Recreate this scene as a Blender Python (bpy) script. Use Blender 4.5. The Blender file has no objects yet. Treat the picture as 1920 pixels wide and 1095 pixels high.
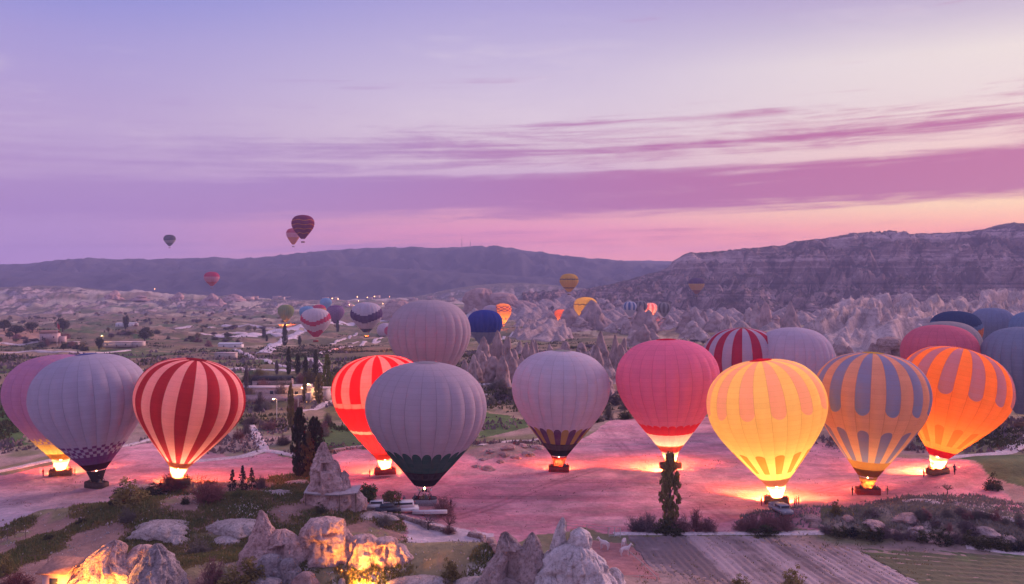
import bpy, math, random
import numpy as np
from mathutils import Matrix, Vector
S = bpy.context.scene
COL = S.collection
PI = math.pi
R_ = math.radians
rng = np.random.default_rng(7)
random.seed(7)

# ------------------------------------------------------------------ camera
F = 1663.0            # focal length in photograph pixels
HZ = 525.0            # eye level row of the photograph
CAMZ = 42.0
cam = bpy.data.cameras.new('camera')
cam_o = bpy.data.objects.new('camera', cam)
COL.objects.link(cam_o)
cam_o.location = (0, 0, CAMZ)
cam_o.rotation_euler = (PI / 2, 0, 0)
cam.sensor_width = 36.0
cam.lens = 36.0 * F / 1920.0
cam.shift_y = -(547.5 - HZ) / 1920.0
cam.clip_start = 1.0
cam.clip_end = 40000.0
S.camera = cam_o
S.view_settings.view_transform = 'Standard'
S.view_settings.look = 'None'
S.view_settings.gamma = 1.0
S.view_settings.exposure = 0.6
S.view_settings.use_curve_mapping = False
S.render.engine = 'CYCLES'
S.cycles.use_denoising = True
S.cycles.max_bounces = 6
S.cycles.diffuse_bounces = 4
S.cycles.transmission_bounces = 4
S.cycles.volume_bounces = 0
S.cycles.sample_clamp_indirect = 6.0
S.cycles.use_light_tree = True


def lin(c):
    return tuple(((v / 255.0) / 12.92 if v / 255.0 <= .04045 else ((v / 255.0 + .055) / 1.055) ** 2.4) for v in c)


# ------------------------------------------------------------------ node expression helper
class E:
    def __init__(s, nt, v):
        s.nt, s.v = nt, v

    def _m(s, op, *a, clamp=False):
        n = s.nt.nodes.new('ShaderNodeMath')
        n.operation = op
        n.use_clamp = clamp
        for i, q in enumerate((s,) + a):
            q = q.v if isinstance(q, E) else q
            if isinstance(q, (int, float)):
                n.inputs[i].default_value = q
            else:
                s.nt.links.new(q, n.inputs[i])
        return E(s.nt, n.outputs[0])

    def __add__(s, o): return s._m('ADD', o)
    __radd__ = __add__
    def __sub__(s, o): return s._m('SUBTRACT', o)
    def __rsub__(s, o): return E(s.nt, float(o))._m('SUBTRACT', s)
    def __mul__(s, o): return s._m('MULTIPLY', o)
    __rmul__ = __mul__
    def __truediv__(s, o): return s._m('DIVIDE', o)
    def gt(s, o): return s._m('GREATER_THAN', o)
    def lt(s, o): return s._m('LESS_THAN', o)
    def mn(s, o): return s._m('MINIMUM', o)
    def mx(s, o): return s._m('MAXIMUM', o)
    def sqrt(s): return s._m('SQRT')
    def abs(s): return s._m('ABSOLUTE')
    def floor(s): return s._m('FLOOR')
    def frac(s): return s._m('FRACT')
    def sin(s): return s._m('SINE')
    def pp(s, o): return s._m('PINGPONG', o)
    def clamp(s): return s._m('ADD', 0.0, clamp=True)

    def ss(s, a, b):
        n = s.nt.nodes.new('ShaderNodeMapRange')
        n.interpolation_type = 'SMOOTHSTEP'
        s.nt.links.new(s.v, n.inputs[0])
        n.inputs[1].default_value = a
        n.inputs[2].default_value = b
        n.inputs[3].default_value = 0
        n.inputs[4].default_value = 1
        return E(s.nt, n.outputs[0])


def mixc(nt, fac, a, b, mode='MIX'):
    n = nt.nodes.new('ShaderNodeMix')
    n.data_type = 'RGBA'
    n.blend_type = mode
    for k, q in ((0, fac), (6, a), (7, b)):
        q = q.v if isinstance(q, E) else q
        if isinstance(q, (int, float)):
            n.inputs[k].default_value = q
        elif isinstance(q, (tuple, list)):
            n.inputs[k].default_value = (*q[:3], 1)
        else:
            nt.links.new(q, n.inputs[k])
    return n.outputs[2]


def ramp(nt, e, stops):
    n = nt.nodes.new('ShaderNodeValToRGB')
    r = n.color_ramp
    while len(r.elements) < len(stops):
        r.elements.new(.5)
    for el, (p, c) in zip(r.elements, stops):
        el.position = p
        el.color = (*c, 1)
    nt.links.new(e.v, n.inputs[0])
    return n.outputs[0]


def noise_tex(nt, vec, scale, detail=4, rough=.55, dist=0.0):
    n = nt.nodes.new('ShaderNodeTexNoise')
    n.inputs['Scale'].default_value = scale
    n.inputs['Detail'].default_value = detail
    n.inputs['Roughness'].default_value = rough
    n.inputs['Distortion'].default_value = dist
    if vec is not None:
        nt.links.new(vec, n.inputs['Vector'])
    return E(nt, n.outputs[0])


def xyz(nt, vec):
    n = nt.nodes.new('ShaderNodeSeparateXYZ')
    nt.links.new(vec, n.inputs[0])
    return [E(nt, o) for o in n.outputs]


def comb(nt, x, y, z):
    n = nt.nodes.new('ShaderNodeCombineXYZ')
    for i, q in enumerate((x, y, z)):
        if isinstance(q, E):
            nt.links.new(q.v, n.inputs[i])
        else:
            n.inputs[i].default_value = q
    return n.outputs[0]


# ------------------------------------------------------------------ world: dawn sky
GLOW_AZ = 52.0     # azimuth of the coming sunrise, to the right of the view
SUN_EL = 5.0
W = bpy.data.worlds.new('World')
S.world = W
W.use_nodes = True
nt = W.node_tree
for n in list(nt.nodes):
    nt.nodes.remove(n)
tc = nt.nodes.new('ShaderNodeTexCoord')
dx, dy, dz = xyz(nt, tc.outputs['Generated'])
el = dz._m('ARCSINE') * (180 / PI)
az = dx._m('ARCTAN2', dy) * (180 / PI)
g = ((az - GLOW_AZ) * (PI / 180))._m('COSINE')          # 1 towards the glow, -1 away from it
ev = (el / 30.0).clamp()                                    # ramps run over 30 degrees of elevation


def sk(stops):
    out = []
    for e_, c in stops:
        out.append((min(1, e_ / 30.0), lin(c)))
    return ramp(nt, ev, out)


sky_right = sk([(0, (255, 158, 122)), (1.5, (255, 150, 126)), (3.0, (255, 164, 132)), (4.4, (255, 212, 165)), (7, (236, 196, 186)),
                (10.5, (226, 208, 204)), (13, (226, 212, 207)), (15, (196, 182, 198)), (17.5, (168, 150, 190)), (30, (170, 156, 204))])
sky_mid = sk([(0, (255, 158, 140)), (1.8, (252, 150, 155)), (3.0, (236, 142, 170)), (4.0, (234, 156, 172)), (6.0, (192, 150, 190)),
              (8.0, (212, 188, 200)), (9.5, (212, 192, 204)), (12, (200, 184, 206)), (17.5, (164, 154, 202)), (30, (162, 154, 210))])
sky_left = sk([(0, (186, 142, 196)), (1.5, (178, 138, 194)), (4, (170, 136, 190)), (6.5, (178, 150, 192)), (10, (174, 153, 196)),
               (14, (156, 146, 200)), (17.5, (126, 132, 202)), (30, (152, 150, 210))])
sky_opp = sk([(0, (178, 150, 200)), (6, (214, 170, 202)), (14, (196, 172, 214)), (30, (168, 160, 214))])
c1 = mixc(nt, g.ss(-1.0, .16), sky_opp, sky_left)
c2 = mixc(nt, g.ss(.16, .66), c1, sky_mid)
c3 = mixc(nt, g.ss(.62, .95), c2, sky_right)
# cloud veil, stretched along the horizon and rising towards the glow
tilt = el - (az * .028)
cv = comb(nt, az * .05, tilt * .5, 3.1)
n1 = noise_tex(nt, cv, 1.0, 8, .62, .6)
cv2 = comb(nt, az * .16, tilt * 1.3, 9.7)
n2 = noise_tex(nt, cv2, 1.0, 7, .65, .9)
band = (1.0 - ((tilt - 5.45).abs() / 2.1)).clamp()          # main bank
band2 = (1.0 - ((tilt - 2.3).abs() / 1.3)).clamp() * .34       # low streaks
band3 = (1.0 - ((tilt - 8.0).abs() / 2.6)).clamp() * .42       # wisps on top
n3 = noise_tex(nt, comb(nt, az * .035, tilt * 3.2, 1.7), 1.0, 5, .6, .4)      # thin streaks
dens = (band * 1.4).mn(1.0).mx(band2).mx(band3 * 1.35) * 1.22 + (n1 - .5) * 1.7 + (n2 - .5) * 1.2 + (n3 - .5) * 1.3
dens = dens.ss(.18, 1.05)
fade = g.ss(-.1, .8) * .55 + .38
cl_col = mixc(nt, g.ss(.3, .93), lin((152, 116, 178)), lin((176, 84, 138)))
cl_col = mixc(nt, (1.0 - (tilt / 4.2)).clamp() * g.ss(.4, .9), cl_col, lin((240, 126, 118)))
sky_c = mixc(nt, dens * fade, c3, cl_col)
# thin high cirrus
cv4 = comb(nt, az * .05 + el * .03, el * .35, 5.3)
n4 = noise_tex(nt, cv4, 1.3, 5, .6, .8)
sky_c = mixc(nt, n4.ss(.52, .78) * el.ss(6.0, 10.0) * .28, sky_c, lin((222, 206, 214)))
nish = nt.nodes.new('ShaderNodeTexSky')
nish.sky_type = 'NISHITA'
nish.sun_disc = False
nish.sun_elevation = R_(SUN_EL)
nish.sun_rotation = R_(GLOW_AZ)
bg1 = nt.nodes.new('ShaderNodeBackground')
nt.links.new(((1.0 - el.ss(0.0, 5.5)) * g.ss(.45, .95) * .42 + 1.0)._m('MULTIPLY', .765).v, bg1.inputs[1])      # the glow is strongest along the horizon
nt.links.new(sky_c, bg1.inputs[0])
bg2 = nt.nodes.new('ShaderNodeBackground')
bg2.inputs[1].default_value = 0.006
nt.links.new(nish.outputs[0], bg2.inputs[0])
add = nt.nodes.new('ShaderNodeAddShader')
nt.links.new(bg1.outputs[0], add.inputs[0])
nt.links.new(bg2.outputs[0], add.inputs[1])
wo = nt.nodes.new('ShaderNodeOutputWorld')
nt.links.new(add.outputs[0], wo.inputs[0])

# the glow of the coming sun
sun = bpy.data.lights.new('sun', 'SUN')
sun.energy = 3.1
sun.angle = R_(30)
sun.color = (1.0, .54, .54)
sun_o = bpy.data.objects.new('sun', sun)
COL.objects.link(sun_o)
sd = Vector((math.sin(R_(GLOW_AZ)) * math.cos(R_(SUN_EL + 15)), math.cos(R_(GLOW_AZ)) * math.cos(R_(SUN_EL + 15)), math.sin(R_(SUN_EL + 15))))
sun_o.rotation_euler = sd.to_track_quat('Z', 'Y').to_euler()


# ------------------------------------------------------------------ mesh helpers
def tag(o, label=None, cat=None, group=None, kind=None):
    if label: o['label'] = label
    if cat: o['category'] = cat
    if group: o['group'] = group
    if kind: o['kind'] = kind
    return o


def empty(name, loc=(0, 0, 0), rz=0, parent=None):
    o = bpy.data.objects.new(name, None)
    COL.objects.link(o)
    o.location = loc
    o.rotation_euler = (0, 0, rz)
    o.empty_display_size = .1
    if parent: o.parent = parent
    return o


def mesh_np(name, V, Fc, smooth=True, uv=None, col=None):
    V = np.asarray(V, np.float32)
    Fc = np.asarray(Fc, np.int32)
    m = bpy.data.meshes.new(name)
    k = Fc.shape[1]
    m.vertices.add(len(V))
    m.vertices.foreach_set('co', V.ravel())
    m.loops.add(Fc.size)
    m.loops.foreach_set('vertex_index', Fc.ravel())
    m.polygons.add(len(Fc))
    m.polygons.foreach_set('loop_start', np.arange(0, Fc.size, k, dtype=np.int32))
    if smooth:
        m.polygons.foreach_set('use_smooth', np.ones(len(Fc), bool))
    m.update(calc_edges=True)
    if uv is not None:
        l = m.uv_layers.new(name='UVMap')
        l.data.foreach_set('uv', np.asarray(uv, np.float32)[Fc.ravel()].ravel())
    if col is not None:
        a = m.color_attributes.new('Col', 'FLOAT_COLOR', 'POINT')
        c4 = np.ones((len(V), 4), np.float32)
        c4[:, :3] = col
        a.data.foreach_set('color', c4.ravel())
    m.validate()
    return m


def obj(name, me, mat=None, parent=None, loc=None, rot=None, scale=None):
    o = bpy.data.objects.new(name, me)
    COL.objects.link(o)
    if mat:
        if len(me.materials) == 0:
            me.materials.append(mat)
        elif me.materials[0] is not mat:
            o.material_slots[0].link = 'OBJECT'
            o.material_slots[0].material = mat
    if parent: o.parent = parent
    if loc is not None: o.location = loc
    if rot is not None: o.rotation_euler = rot
    if scale is not None: o.scale = scale if hasattr(scale, '__len__') else (scale,) * 3
    return o


def grid_faces(nr, nc, wrap=False):
    r = np.arange(nr - 1)[:, None]
    c = np.arange(nc if wrap else nc - 1)[None, :]
    c2 = (c + 1) % nc
    return np.stack([r * nc + c, r * nc + c2, (r + 1) * nc + c2, (r + 1) * nc + c], -1).reshape(-1, 4)


class MB:
    """collects boxes, tubes and lathes into one mesh (all quads)"""
    def __init__(s):
        s.V, s.F, s.n = [], [], 0

    def add(s, V, Fc):
        V = np.asarray(V, float)
        s.V.append(V)
        s.F.append(np.asarray(Fc) + s.n)
        s.n += len(V)
        return s

    def box(s, c, d, rz=0.0, taper=1.0):
        x, y, z = np.asarray(d) / 2
        t = taper
        V = np.array([(-x, -y, -z), (x, -y, -z), (x, y, -z), (-x, y, -z), (-x * t, -y * t, z), (x * t, -y * t, z), (x * t, y * t, z), (-x * t, y * t, z)])
        cc, ss = math.cos(rz), math.sin(rz)
        V = np.stack([V[:, 0] * cc - V[:, 1] * ss, V[:, 0] * ss + V[:, 1] * cc, V[:, 2]], 1) + np.asarray(c)
        return s.add(V, [(3, 2, 1, 0), (4, 5, 6, 7), (0, 1, 5, 4), (1, 2, 6, 5), (2, 3, 7, 6), (3, 0, 4, 7)])

    def tube(s, P, r, k=6):
        P = np.asarray(P, float)
        r = np.broadcast_to(np.asarray(r, float), (len(P),))
        T = np.gradient(P, axis=0)
        T /= np.linalg.norm(T, axis=1)[:, None] + 1e-9
        ref = np.where(np.abs(T[:, 2:3]) > .9, np.array([[1., 0, 0]]), np.array([[0, 0, 1.]]))
        A = np.cross(T, ref)
        A /= np.linalg.norm(A, axis=1)[:, None] + 1e-9
        B = np.cross(T, A)
        th = np.linspace(0, 2 * PI, k, endpoint=False)
        V = P[:, None] + r[:, None, None] * (A[:, None] * np.cos(th)[None, :, None] + B[:, None] * np.sin(th)[None, :, None])
        return s.add(V.reshape(-1, 3), grid_faces(len(P), k, True))

    def lathe(s, prof, k=16, c=(0, 0, 0), sx=1, sy=1):
        prof = np.asarray(prof, float)
        th = np.linspace(0, 2 * PI, k, endpoint=False)
        V = np.stack([prof[:, 0, None] * np.cos(th) * sx, prof[:, 0, None] * np.sin(th) * sy, np.repeat(prof[:, 1, None], k, 1)], -1).reshape(-1, 3)
        return s.add(V + np.asarray(c), grid_faces(len(prof), k, True))

    def mesh(s, name, smooth=False):
        return mesh_np(name, np.concatenate(s.V), np.concatenate(s.F), smooth)

    def build(s, name, mat, parent=None, smooth=False, **k):
        return obj(name, s.mesh(name, smooth), mat, parent, **k)


# ------------------------------------------------------------------ numpy noise
def _h(ix, iy, iz, seed):
    h = (ix.astype(np.uint32) * np.uint32(374761393) + iy.astype(np.uint32) * np.uint32(668265263)
         + iz.astype(np.uint32) * np.uint32(2246822519) + np.uint32(seed * 3266489917 & 0xffffffff))
    h ^= h >> np.uint32(13)
    h *= np.uint32(1274126177)
    h ^= h >> np.uint32(16)
    return (h & np.uint32(0xffffff)).astype(np.float32) / np.float32(0xffffff)


def vn(x, y, z=0.0, seed=0):
    x, y, z = np.broadcast_arrays(np.asarray(x, float), np.asarray(y, float), np.asarray(z, float))
    ix, iy, iz = np.floor(x).astype(np.int64), np.floor(y).astype(np.int64), np.floor(z).astype(np.int64)
    fx, fy, fz = x - ix, y - iy, z - iz
    u, v, w = (t * t * t * (t * (t * 6 - 15) + 10) for t in (fx, fy, fz))
    r = 0
    for a, wa in ((0, 1 - u), (1, u)):
        for b, wb in ((0, 1 - v), (1, v)):
            for c, wc in ((0, 1 - w), (1, w)):
                r = r + wa * wb * wc * _h(ix + a, iy + b, iz + c, seed)
    return r * 2 - 1


def fbm(x, y, z=0.0, o=4, seed=0, gain=.5):
    r, a, f = 0, 1.0, 1.0
    for i in range(o):
        r = r + a * vn(np.asarray(x) * f + i * 17.3, np.asarray(y) * f - i * 9.1, np.asarray(z) * f, seed + i)
        a *= gain
        f *= 2.03
    return r


def sst(a, b, x):
    t = np.clip((x - a) / (b - a), 0, 1)
    return t * t * (3 - 2 * t)


def in_poly(x, y, P):
    P = np.asarray(P)
    ins = np.zeros(np.shape(x), bool)
    j = len(P) - 1
    for i in range(len(P)):
        xi, yi = P[i]
        xj, yj = P[j]
        c = ((yi > y) != (yj > y)) & (x < (xj - xi) * (y - yi) / (yj - yi + 1e-12) + xi)
        ins ^= c
        j = i
    return ins


def U(px, py, z=0.0):
    Y = (CAMZ - z) * F / (py - HZ)
    return ((px - 960) / F * Y, Y)


def PX(x, y, z):
    return 960 + x / y * F, HZ + (CAMZ - z) / y * F


# ------------------------------------------------------------------ terrain height
MOUNDS = [(*U(430, 985), 24, 15, 3.2), (*U(575, 1000), 17, 13, 3.0), (*U(270, 1015), 17, 11, 3.4), (*U(760, 1100), 17, 8, 3.4),
          (*U(110, 990), 13, 4, 1.8), (*U(640, 940), 8, 6, 1.6), (*U(330, 918), 12, 5, 2.2), (*U(450, 1110), 40, 11, 3.6),
          (*U(1060, 1120), 9, 7, 2.6), (*U(905, 1110), 7, 5, 2.0),
          (*U(1470, 984), 9, 2.6, 1.2), (*U(1680, 988), 18, 4.5, 2.4), (*U(1830, 1005), 22, 6, 3.0), (*U(1760, 950), 12, 5, 1.0),
          (*U(940, 850), 13, 9, 2.6), (*U(1180, 800), 12, 8, 1.2), (*U(1650, 790), 30, 20, 2.0), (*U(1890, 890), 22, 14, 3),
          (-1000, 2000, 500, 260, 42), (-260, 2300, 300, 150, 14), (-560, 900, 260, 130, 12), (60, 1700, 330, 200, 18), (560, 1200, 330, 240, 10)]
FIELD = [U(*p) for p in [(-300, 905), (0, 893), (95, 872), (235, 838), (300, 828), (400, 850), (465, 858), (505, 846), (560, 872), (600, 862), (650, 842), (800, 840), (905, 868),
                         (990, 858), (1060, 838), (1150, 792), (1240, 775), (1420, 790), (1530, 830), (1600, 850), (1720, 862), (1800, 872), (1905, 945), (2000, 980),
                         (1905, 965), (1830, 935), (1700, 935), (1610, 955), (1540, 968), (1540, 1002), (1172, 1000), (1090, 992), (1010, 1000), (925, 1040), (930, 1090), (860, 1080), (800, 1062),
                         (765, 1040), (745, 985), (690, 950), (610, 930), (560, 895), (440, 902), (330, 925), (240, 925), (235, 965), (100, 985), (0, 1005), (-300, 1020)]]


def H(x, y):
    x = np.asarray(x, float)
    y = np.asarray(y, float)
    d = np.hypot(x * .6, y)
    z = -22 * sst(330, 1050, d)
    m = np.zeros(np.broadcast(x, y).shape)
    for (cx, cy, rx, ry, h) in MOUNDS:
        q = ((x - cx) / rx) ** 2 + ((y - cy) / ry) ** 2
        m = m + h * np.exp(-q * 1.1)
    z = z + m
    rough = .05 + .5 * sst(.25, 1.4, m) * (d < 260) + 1.1 * sst(215, 330, d) + 2.5 * sst(500, 1300, d)
    z = z + rough * fbm(x / 26, y / 26, 0, 3, 3) + rough * .35 * fbm(x / 5, y / 5, 0, 2, 9) * (d < 500)
    return z


def Hs(x, y):
    return float(H(np.array([x]), np.array([y]))[0])


_YS = np.exp(np.linspace(math.log(75), math.log(5200), 2600))


def G(px, py):
    """point of the terrain that lies under photograph pixel (px, py)"""
    xs = (px - 960) / F * _YS
    zr = CAMZ - (py - HZ) / F * _YS
    hh = H(xs, _YS)
    k = np.argmax(zr <= hh)
    if k == 0: k = len(_YS) - 1
    a, b = zr[k - 1] - hh[k - 1], hh[k] - zr[k]
    t = a / (a + b + 1e-9)
    Y = _YS[k - 1] + t * (_YS[k] - _YS[k - 1])
    x = (px - 960) / F * Y
    return Vector((x, Y, Hs(x, Y)))


# ------------------------------------------------------------------ materials
def new_mat(name):
    m = bpy.data.materials.new(name)
    m.use_nodes = True
    t = m.node_tree
    b = t.nodes['Principled BSDF']
    b.inputs['Roughness'].default_value = .9
    b.inputs['Specular IOR Level'].default_value = .15
    return m, t, b


def bump(t, b, h, strength, dist):
    n = t.nodes.new('ShaderNodeBump')
    n.inputs['Strength'].default_value = strength
    n.inputs['Distance'].default_value = dist
    t.links.new(h.v, n.inputs['Height'])
    t.links.new(n.outputs[0], b.inputs['Normal'])


def plain(name, c, rough=.85, var=.12, scale=3.0, metal=0.0):
    m, t, b = new_mat(name)
    tc = t.nodes.new('ShaderNodeTexCoord')
    n = noise_tex(t, tc.outputs['Object'], scale, 4)
    lo = tuple(v * (1 - var * 1.6) for v in c)
    hi = tuple(min(1, v * (1 + var * 1.6)) for v in c)
    t.links.new(ramp(t, n, [(.3, lo), (.7, hi)]), b.inputs['Base Color'])
    b.inputs['Roughness'].default_value = rough
    b.inputs['Metallic'].default_value = metal
    return m


def emit(name, c, s):
    m, t, b = new_mat(name)
    b.inputs['Base Color'].default_value = (*c, 1)
    b.inputs['Emission Color'].default_value = (*c, 1)
    b.inputs['Emission Strength'].default_value = s
    return m


def rock_mat(name, a, b_, c, scale=.35, strata=0.0, coord='Object', bs=.6):
    """tuff: a/b tone mottling, c stains"""
    m, t, b = new_mat(name)
    if coord == 'World':
        geo = t.nodes.new('ShaderNodeNewGeometry')
        P = geo.outputs['Position']
    else:
        P = t.nodes.new('ShaderNodeTexCoord').outputs['Object']
    n1 = noise_tex(t, P, scale, 6, .6, .3)
    n2 = noise_tex(t, P, scale * 6, 5, .65)
    n3 = noise_tex(t, P, scale * 1.7, 5, .7, 1.0)
    col = ramp(t, n1 * .7 + n2 * .3, [(.33, a), (.62, b_)])
    col = mixc(t, n3.ss(.55, .72) * .75, col, c)
    _, _, z = xyz(t, P)
    w = noise_tex(t, comb(t, n1 * 1.6, n3 * .8, z * scale * 3.2), 1.0, 4, .65)
    col = mixc(t, w.ss(.5, .62) * .45, col, tuple(v * .66 for v in a))
    t.links.new(col, b.inputs['Base Color'])
    n5 = noise_tex(t, P, scale * 22, 4, .7)
    bump(t, b, n2 * .6 + n1 + n5 * .18, bs * 1.5, 1.2)
    col2 = ramp(t, n5 * .5 + n2 * .5, [(.36, (.66, .63, .62)), (.5, (1.2, 1.2, 1.2)), (.66, (1.42, 1.38, 1.38))])
    t.links.new(mixc(t, 1.0, col, col2, 'MULTIPLY'), b.inputs['Base Color'])
    b.inputs['Roughness'].default_value = .95
    return m


MT = {}
MT['tuff'] = rock_mat('tuff', (.26, .19, .18), (.46, .36, .345), (.16, .10, .09))
MT['tuff_pale'] = rock_mat('tuff_pale', (.42, .37, .36), (.60, .54, .53), (.22, .15, .13), .25)
MT['tuff_warm'] = rock_mat('tuff_warm', (.36, .22, .20), (.60, .44, .41), (.19, .10, .085), .3)
MT['tuff_mottled'] = rock_mat('tuff_mottled', (.20, .18, .19), (.48, .41, .41), (.14, .11, .12), .5)
MT['tuff_far'] = rock_mat('tuff_far', (.19, .13, .125), (.37, .275, .265), (.11, .07, .07), .22)
MT['tuff_red'] = rock_mat('tuff_red', (.30, .19, .17), (.42, .29, .27), (.17, .10, .10), .3)
MT['dome'] = rock_mat('dome', (.34, .26, .235), (.56, .48, .46), (.20, .15, .10), .45)
MT['wood'] = plain('wood', (.17, .12, .09), .9, .2, 6)
MT['wood_pale'] = plain('wood_pale', (.45, .38, .33), .9, .15, 6)
MT['metal_dark'] = plain('metal_dark', (.06, .06, .065), .5, .1, 6, .6)
MT['metal_pale'] = plain('metal_pale', (.55, .54, .53), .45, .08, 6, .4)
MT['plaster'] = plain('plaster', (.46, .39, .36), .9, .1, 1.2)
MT['plaster_pink'] = plain('plaster_pink', (.55, .40, .38), .9, .1, 1.2)
MT['roof_tile'] = plain('roof_tile', (.36, .19, .14), .9, .2, 2.5)
MT['roof_pale'] = plain('roof_pale', (.46, .38, .37), .7, .12, 2)
MT['dark_open'] = plain('dark_open', (.03, .028, .03), .6, .1, 2)
MT['glass'] = plain('glass', (.05, .055, .07), .12, .05, 2)
MT['cloth_white'] = plain('cloth_white', (.68, .66, .66), .8, .06, 2)
MT['paint_red'] = plain('paint_red', (.45, .06, .06), .5, .1, 2)
MT['flame'] = emit('flame', (1.0, .66, .26), 26)
MT['lamp_warm'] = emit('lamp_warm', (1.0, .62, .25), 30)
MT['lamp_far'] = emit('lamp_far', (1.0, .45, .16), 9)
MT['skin_far'] = plain('skin_far', (.42, .27, .2), .7, .05)


# ================================================================== SETTING
# ------------------------------------------------------------------ ground sheet
rows = np.concatenate([np.arange(1500, 1100, -8.0), np.arange(1100, 640, -1.25), np.arange(640, 540, -.7), np.array([539, 538])])
Yr = CAMZ * F / (rows - HZ)
tn = np.tan(np.linspace(R_(-46), R_(46), 860))
gx = Yr[:, None] * tn[None, :]
gy = np.repeat(Yr[:, None], len(tn), 1)
gz = H(gx, gy)
gd = np.hypot(gx * .6, gy)


def L3(*c): return np.array(c, np.float32)


C_SOIL, C_TUFF, C_GRASS, C_OLIVE = L3(.30, .215, .185), L3(.58, .50, .48), L3(.07, .10, .035), L3(.16, .145, .08)
n_a = fbm(gx / 38, gy / 38, 0, 4, 21)
n_b = fbm(gx / 9, gy / 9, 0, 4, 31)
n_c = fbm(gx / 160, gy / 110, 0, 4, 41)
n_d = fbm(gx / 3, gy / 3, 0, 3, 51)
wx, wy = gx + 14 * n_a + 4 * n_b, gy + 12 * n_b + 22 * n_c


def mixw(c, w, k):
    return c * (1 - w[..., None]) + k * w[..., None]


col = np.zeros(gx.shape + (3,), np.float32) + C_SOIL
col = mixw(col, sst(-.25, .35, n_a + .5 * n_b), C_OLIVE)
col = mixw(col, sst(.65, 1.0, n_c + .5 * n_b) * .8, C_TUFF * .7)
# patchwork of small fields on the valley floor
cellw = 46 + 40 * sst(500, 1500, gd)
cs, sn = math.cos(.32), math.sin(.32)
qx, qy = (wx * cs - wy * sn), (wx * sn + wy * cs)
ci = np.floor(qx / 78).astype(np.int64)
cj = np.floor(qy / 27 + .5 * (ci % 2)).astype(np.int64)
hv = _h(ci, cj, ci * 0, 77)
pal = [.85 * q for q in [L3(.20, .145, .12), L3(.13, .12, .075), L3(.055, .10, .035), L3(.27, .20, .18), L3(.165, .135, .105), L3(.10, .10, .06), L3(.38, .32, .30), L3(.22, .15, .135)]]
fc = np.zeros_like(col)
for i, p in enumerate(pal):
    fc += p * ((hv >= i / 8) & (hv < (i + 1) / 8 + 1e-6))[..., None]
wfield = sst(255, 300, gd) * (1 - sst(2200, 3400, gd)) * (.75 + .25 * sst(-.2, .3, n_c)) * (1 - .6 * sst(.2, .5, gx / gy))
col = mixw(col, wfield, fc)
# pale eroded ground among the spires and badlands (right half of the valley)
wb = sst(.05, .25, gx / gy + .06 * n_c) * sst(330, 420, gd)
col = mixw(col, wb * sst(-.1, .5, n_b + .6 * n_a), L3(.36, .29, .28))
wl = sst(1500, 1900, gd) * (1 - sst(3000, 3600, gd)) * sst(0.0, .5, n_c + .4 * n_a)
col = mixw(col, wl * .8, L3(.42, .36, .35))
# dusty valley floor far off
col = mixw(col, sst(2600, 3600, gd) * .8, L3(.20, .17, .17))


def paint(poly, c, warp=1.0, w=1.0):
    global col
    s = gd / 170
    m = in_poly(gx + warp * s * (1.6 * n_b + .7 * n_d), gy + warp * s * (2.6 * n_b + 1.2 * n_d), poly)
    col = mixw(col, m * w, c)


def PU(pts, z=0.0): return [U(a, b, z) for a, b in pts]


# foreground hill: olive turf, bare tuff and rusty soil
hill = PU([(-200, 1005), (60, 985), (235, 962), (245, 925), (440, 900), (565, 888), (700, 945), (748, 985), (770, 1045), (830, 1062), (905, 1060), (960, 1090), (960, 1400), (-300, 1400)])
mh = in_poly(gx + n_b, gy + 2 * n_b, hill)
tur = mixw(np.zeros_like(col) + L3(.22, .18, .095), sst(-.2, .3, n_b), L3(.13, .13, .055))
tur = mixw(tur, sst(.15, .5, n_a + .7 * n_d), L3(.25, .15, .12))
tur = mixw(tur, sst(.18, .42, .8 * n_b - .5 * n_a + .3 * n_d), C_TUFF * 1.05)
col = mixw(col, mh * 1.0, 0) + tur * mh[..., None]
# bank between the launch field and the ploughed field
bank = PU([(1380, 992), (1420, 958), (1540, 958), (1610, 952), (1700, 932), (1830, 928), (1930, 950), (2060, 975), (2060, 1045), (1800, 1030), (1560, 1004)])
mb = in_poly(gx + n_b, gy + 2 * n_b, bank)
bk = mixw(np.zeros_like(col) + L3(.16, .12, .085), sst(-.1, .4, n_b), L3(.34, .26, .25))
bk = mixw(bk, sst(.1, .5, n_a), L3(.10, .095, .05))
col = mixw(col, mb * 1.0, 0) + bk * mb[..., None]
# trodden launch field
mf = in_poly(gx + .8 * n_b + .6 * n_d, gy + 1.6 * n_b + .8 * n_d, FIELD)
dirt = mixw(np.zeros_like(col) + L3(.52, .245, .27), sst(-.5, .6, n_a + .4 * fbm(gx / 14, gy / 4, 0, 3, 61)), L3(.42, .18, .21))
dirt = mixw(dirt, sst(.25, .6, fbm(gx / 22, gy / 5, 0, 4, 65)) * .5, L3(.54, .32, .33))
dirt = mixw(dirt, sst(.35, .6, fbm(gx / 9, gy / 3.5, 0, 4, 68)) * .4, L3(.28, .19, .18))
dirt = mixw(dirt, sst(-36, -52, gx) * sst(190, 160, gy) * .8, L3(.46, .37, .38))
col = mixw(col, mf * 1.0, 0) + dirt * mf[..., None]
paint(PU([(760, 985), (930, 1000), (925, 1035), (930, 1075), (850, 1062), (790, 1050), (765, 1030)]), L3(.44, .36, .37), .3)
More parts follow.
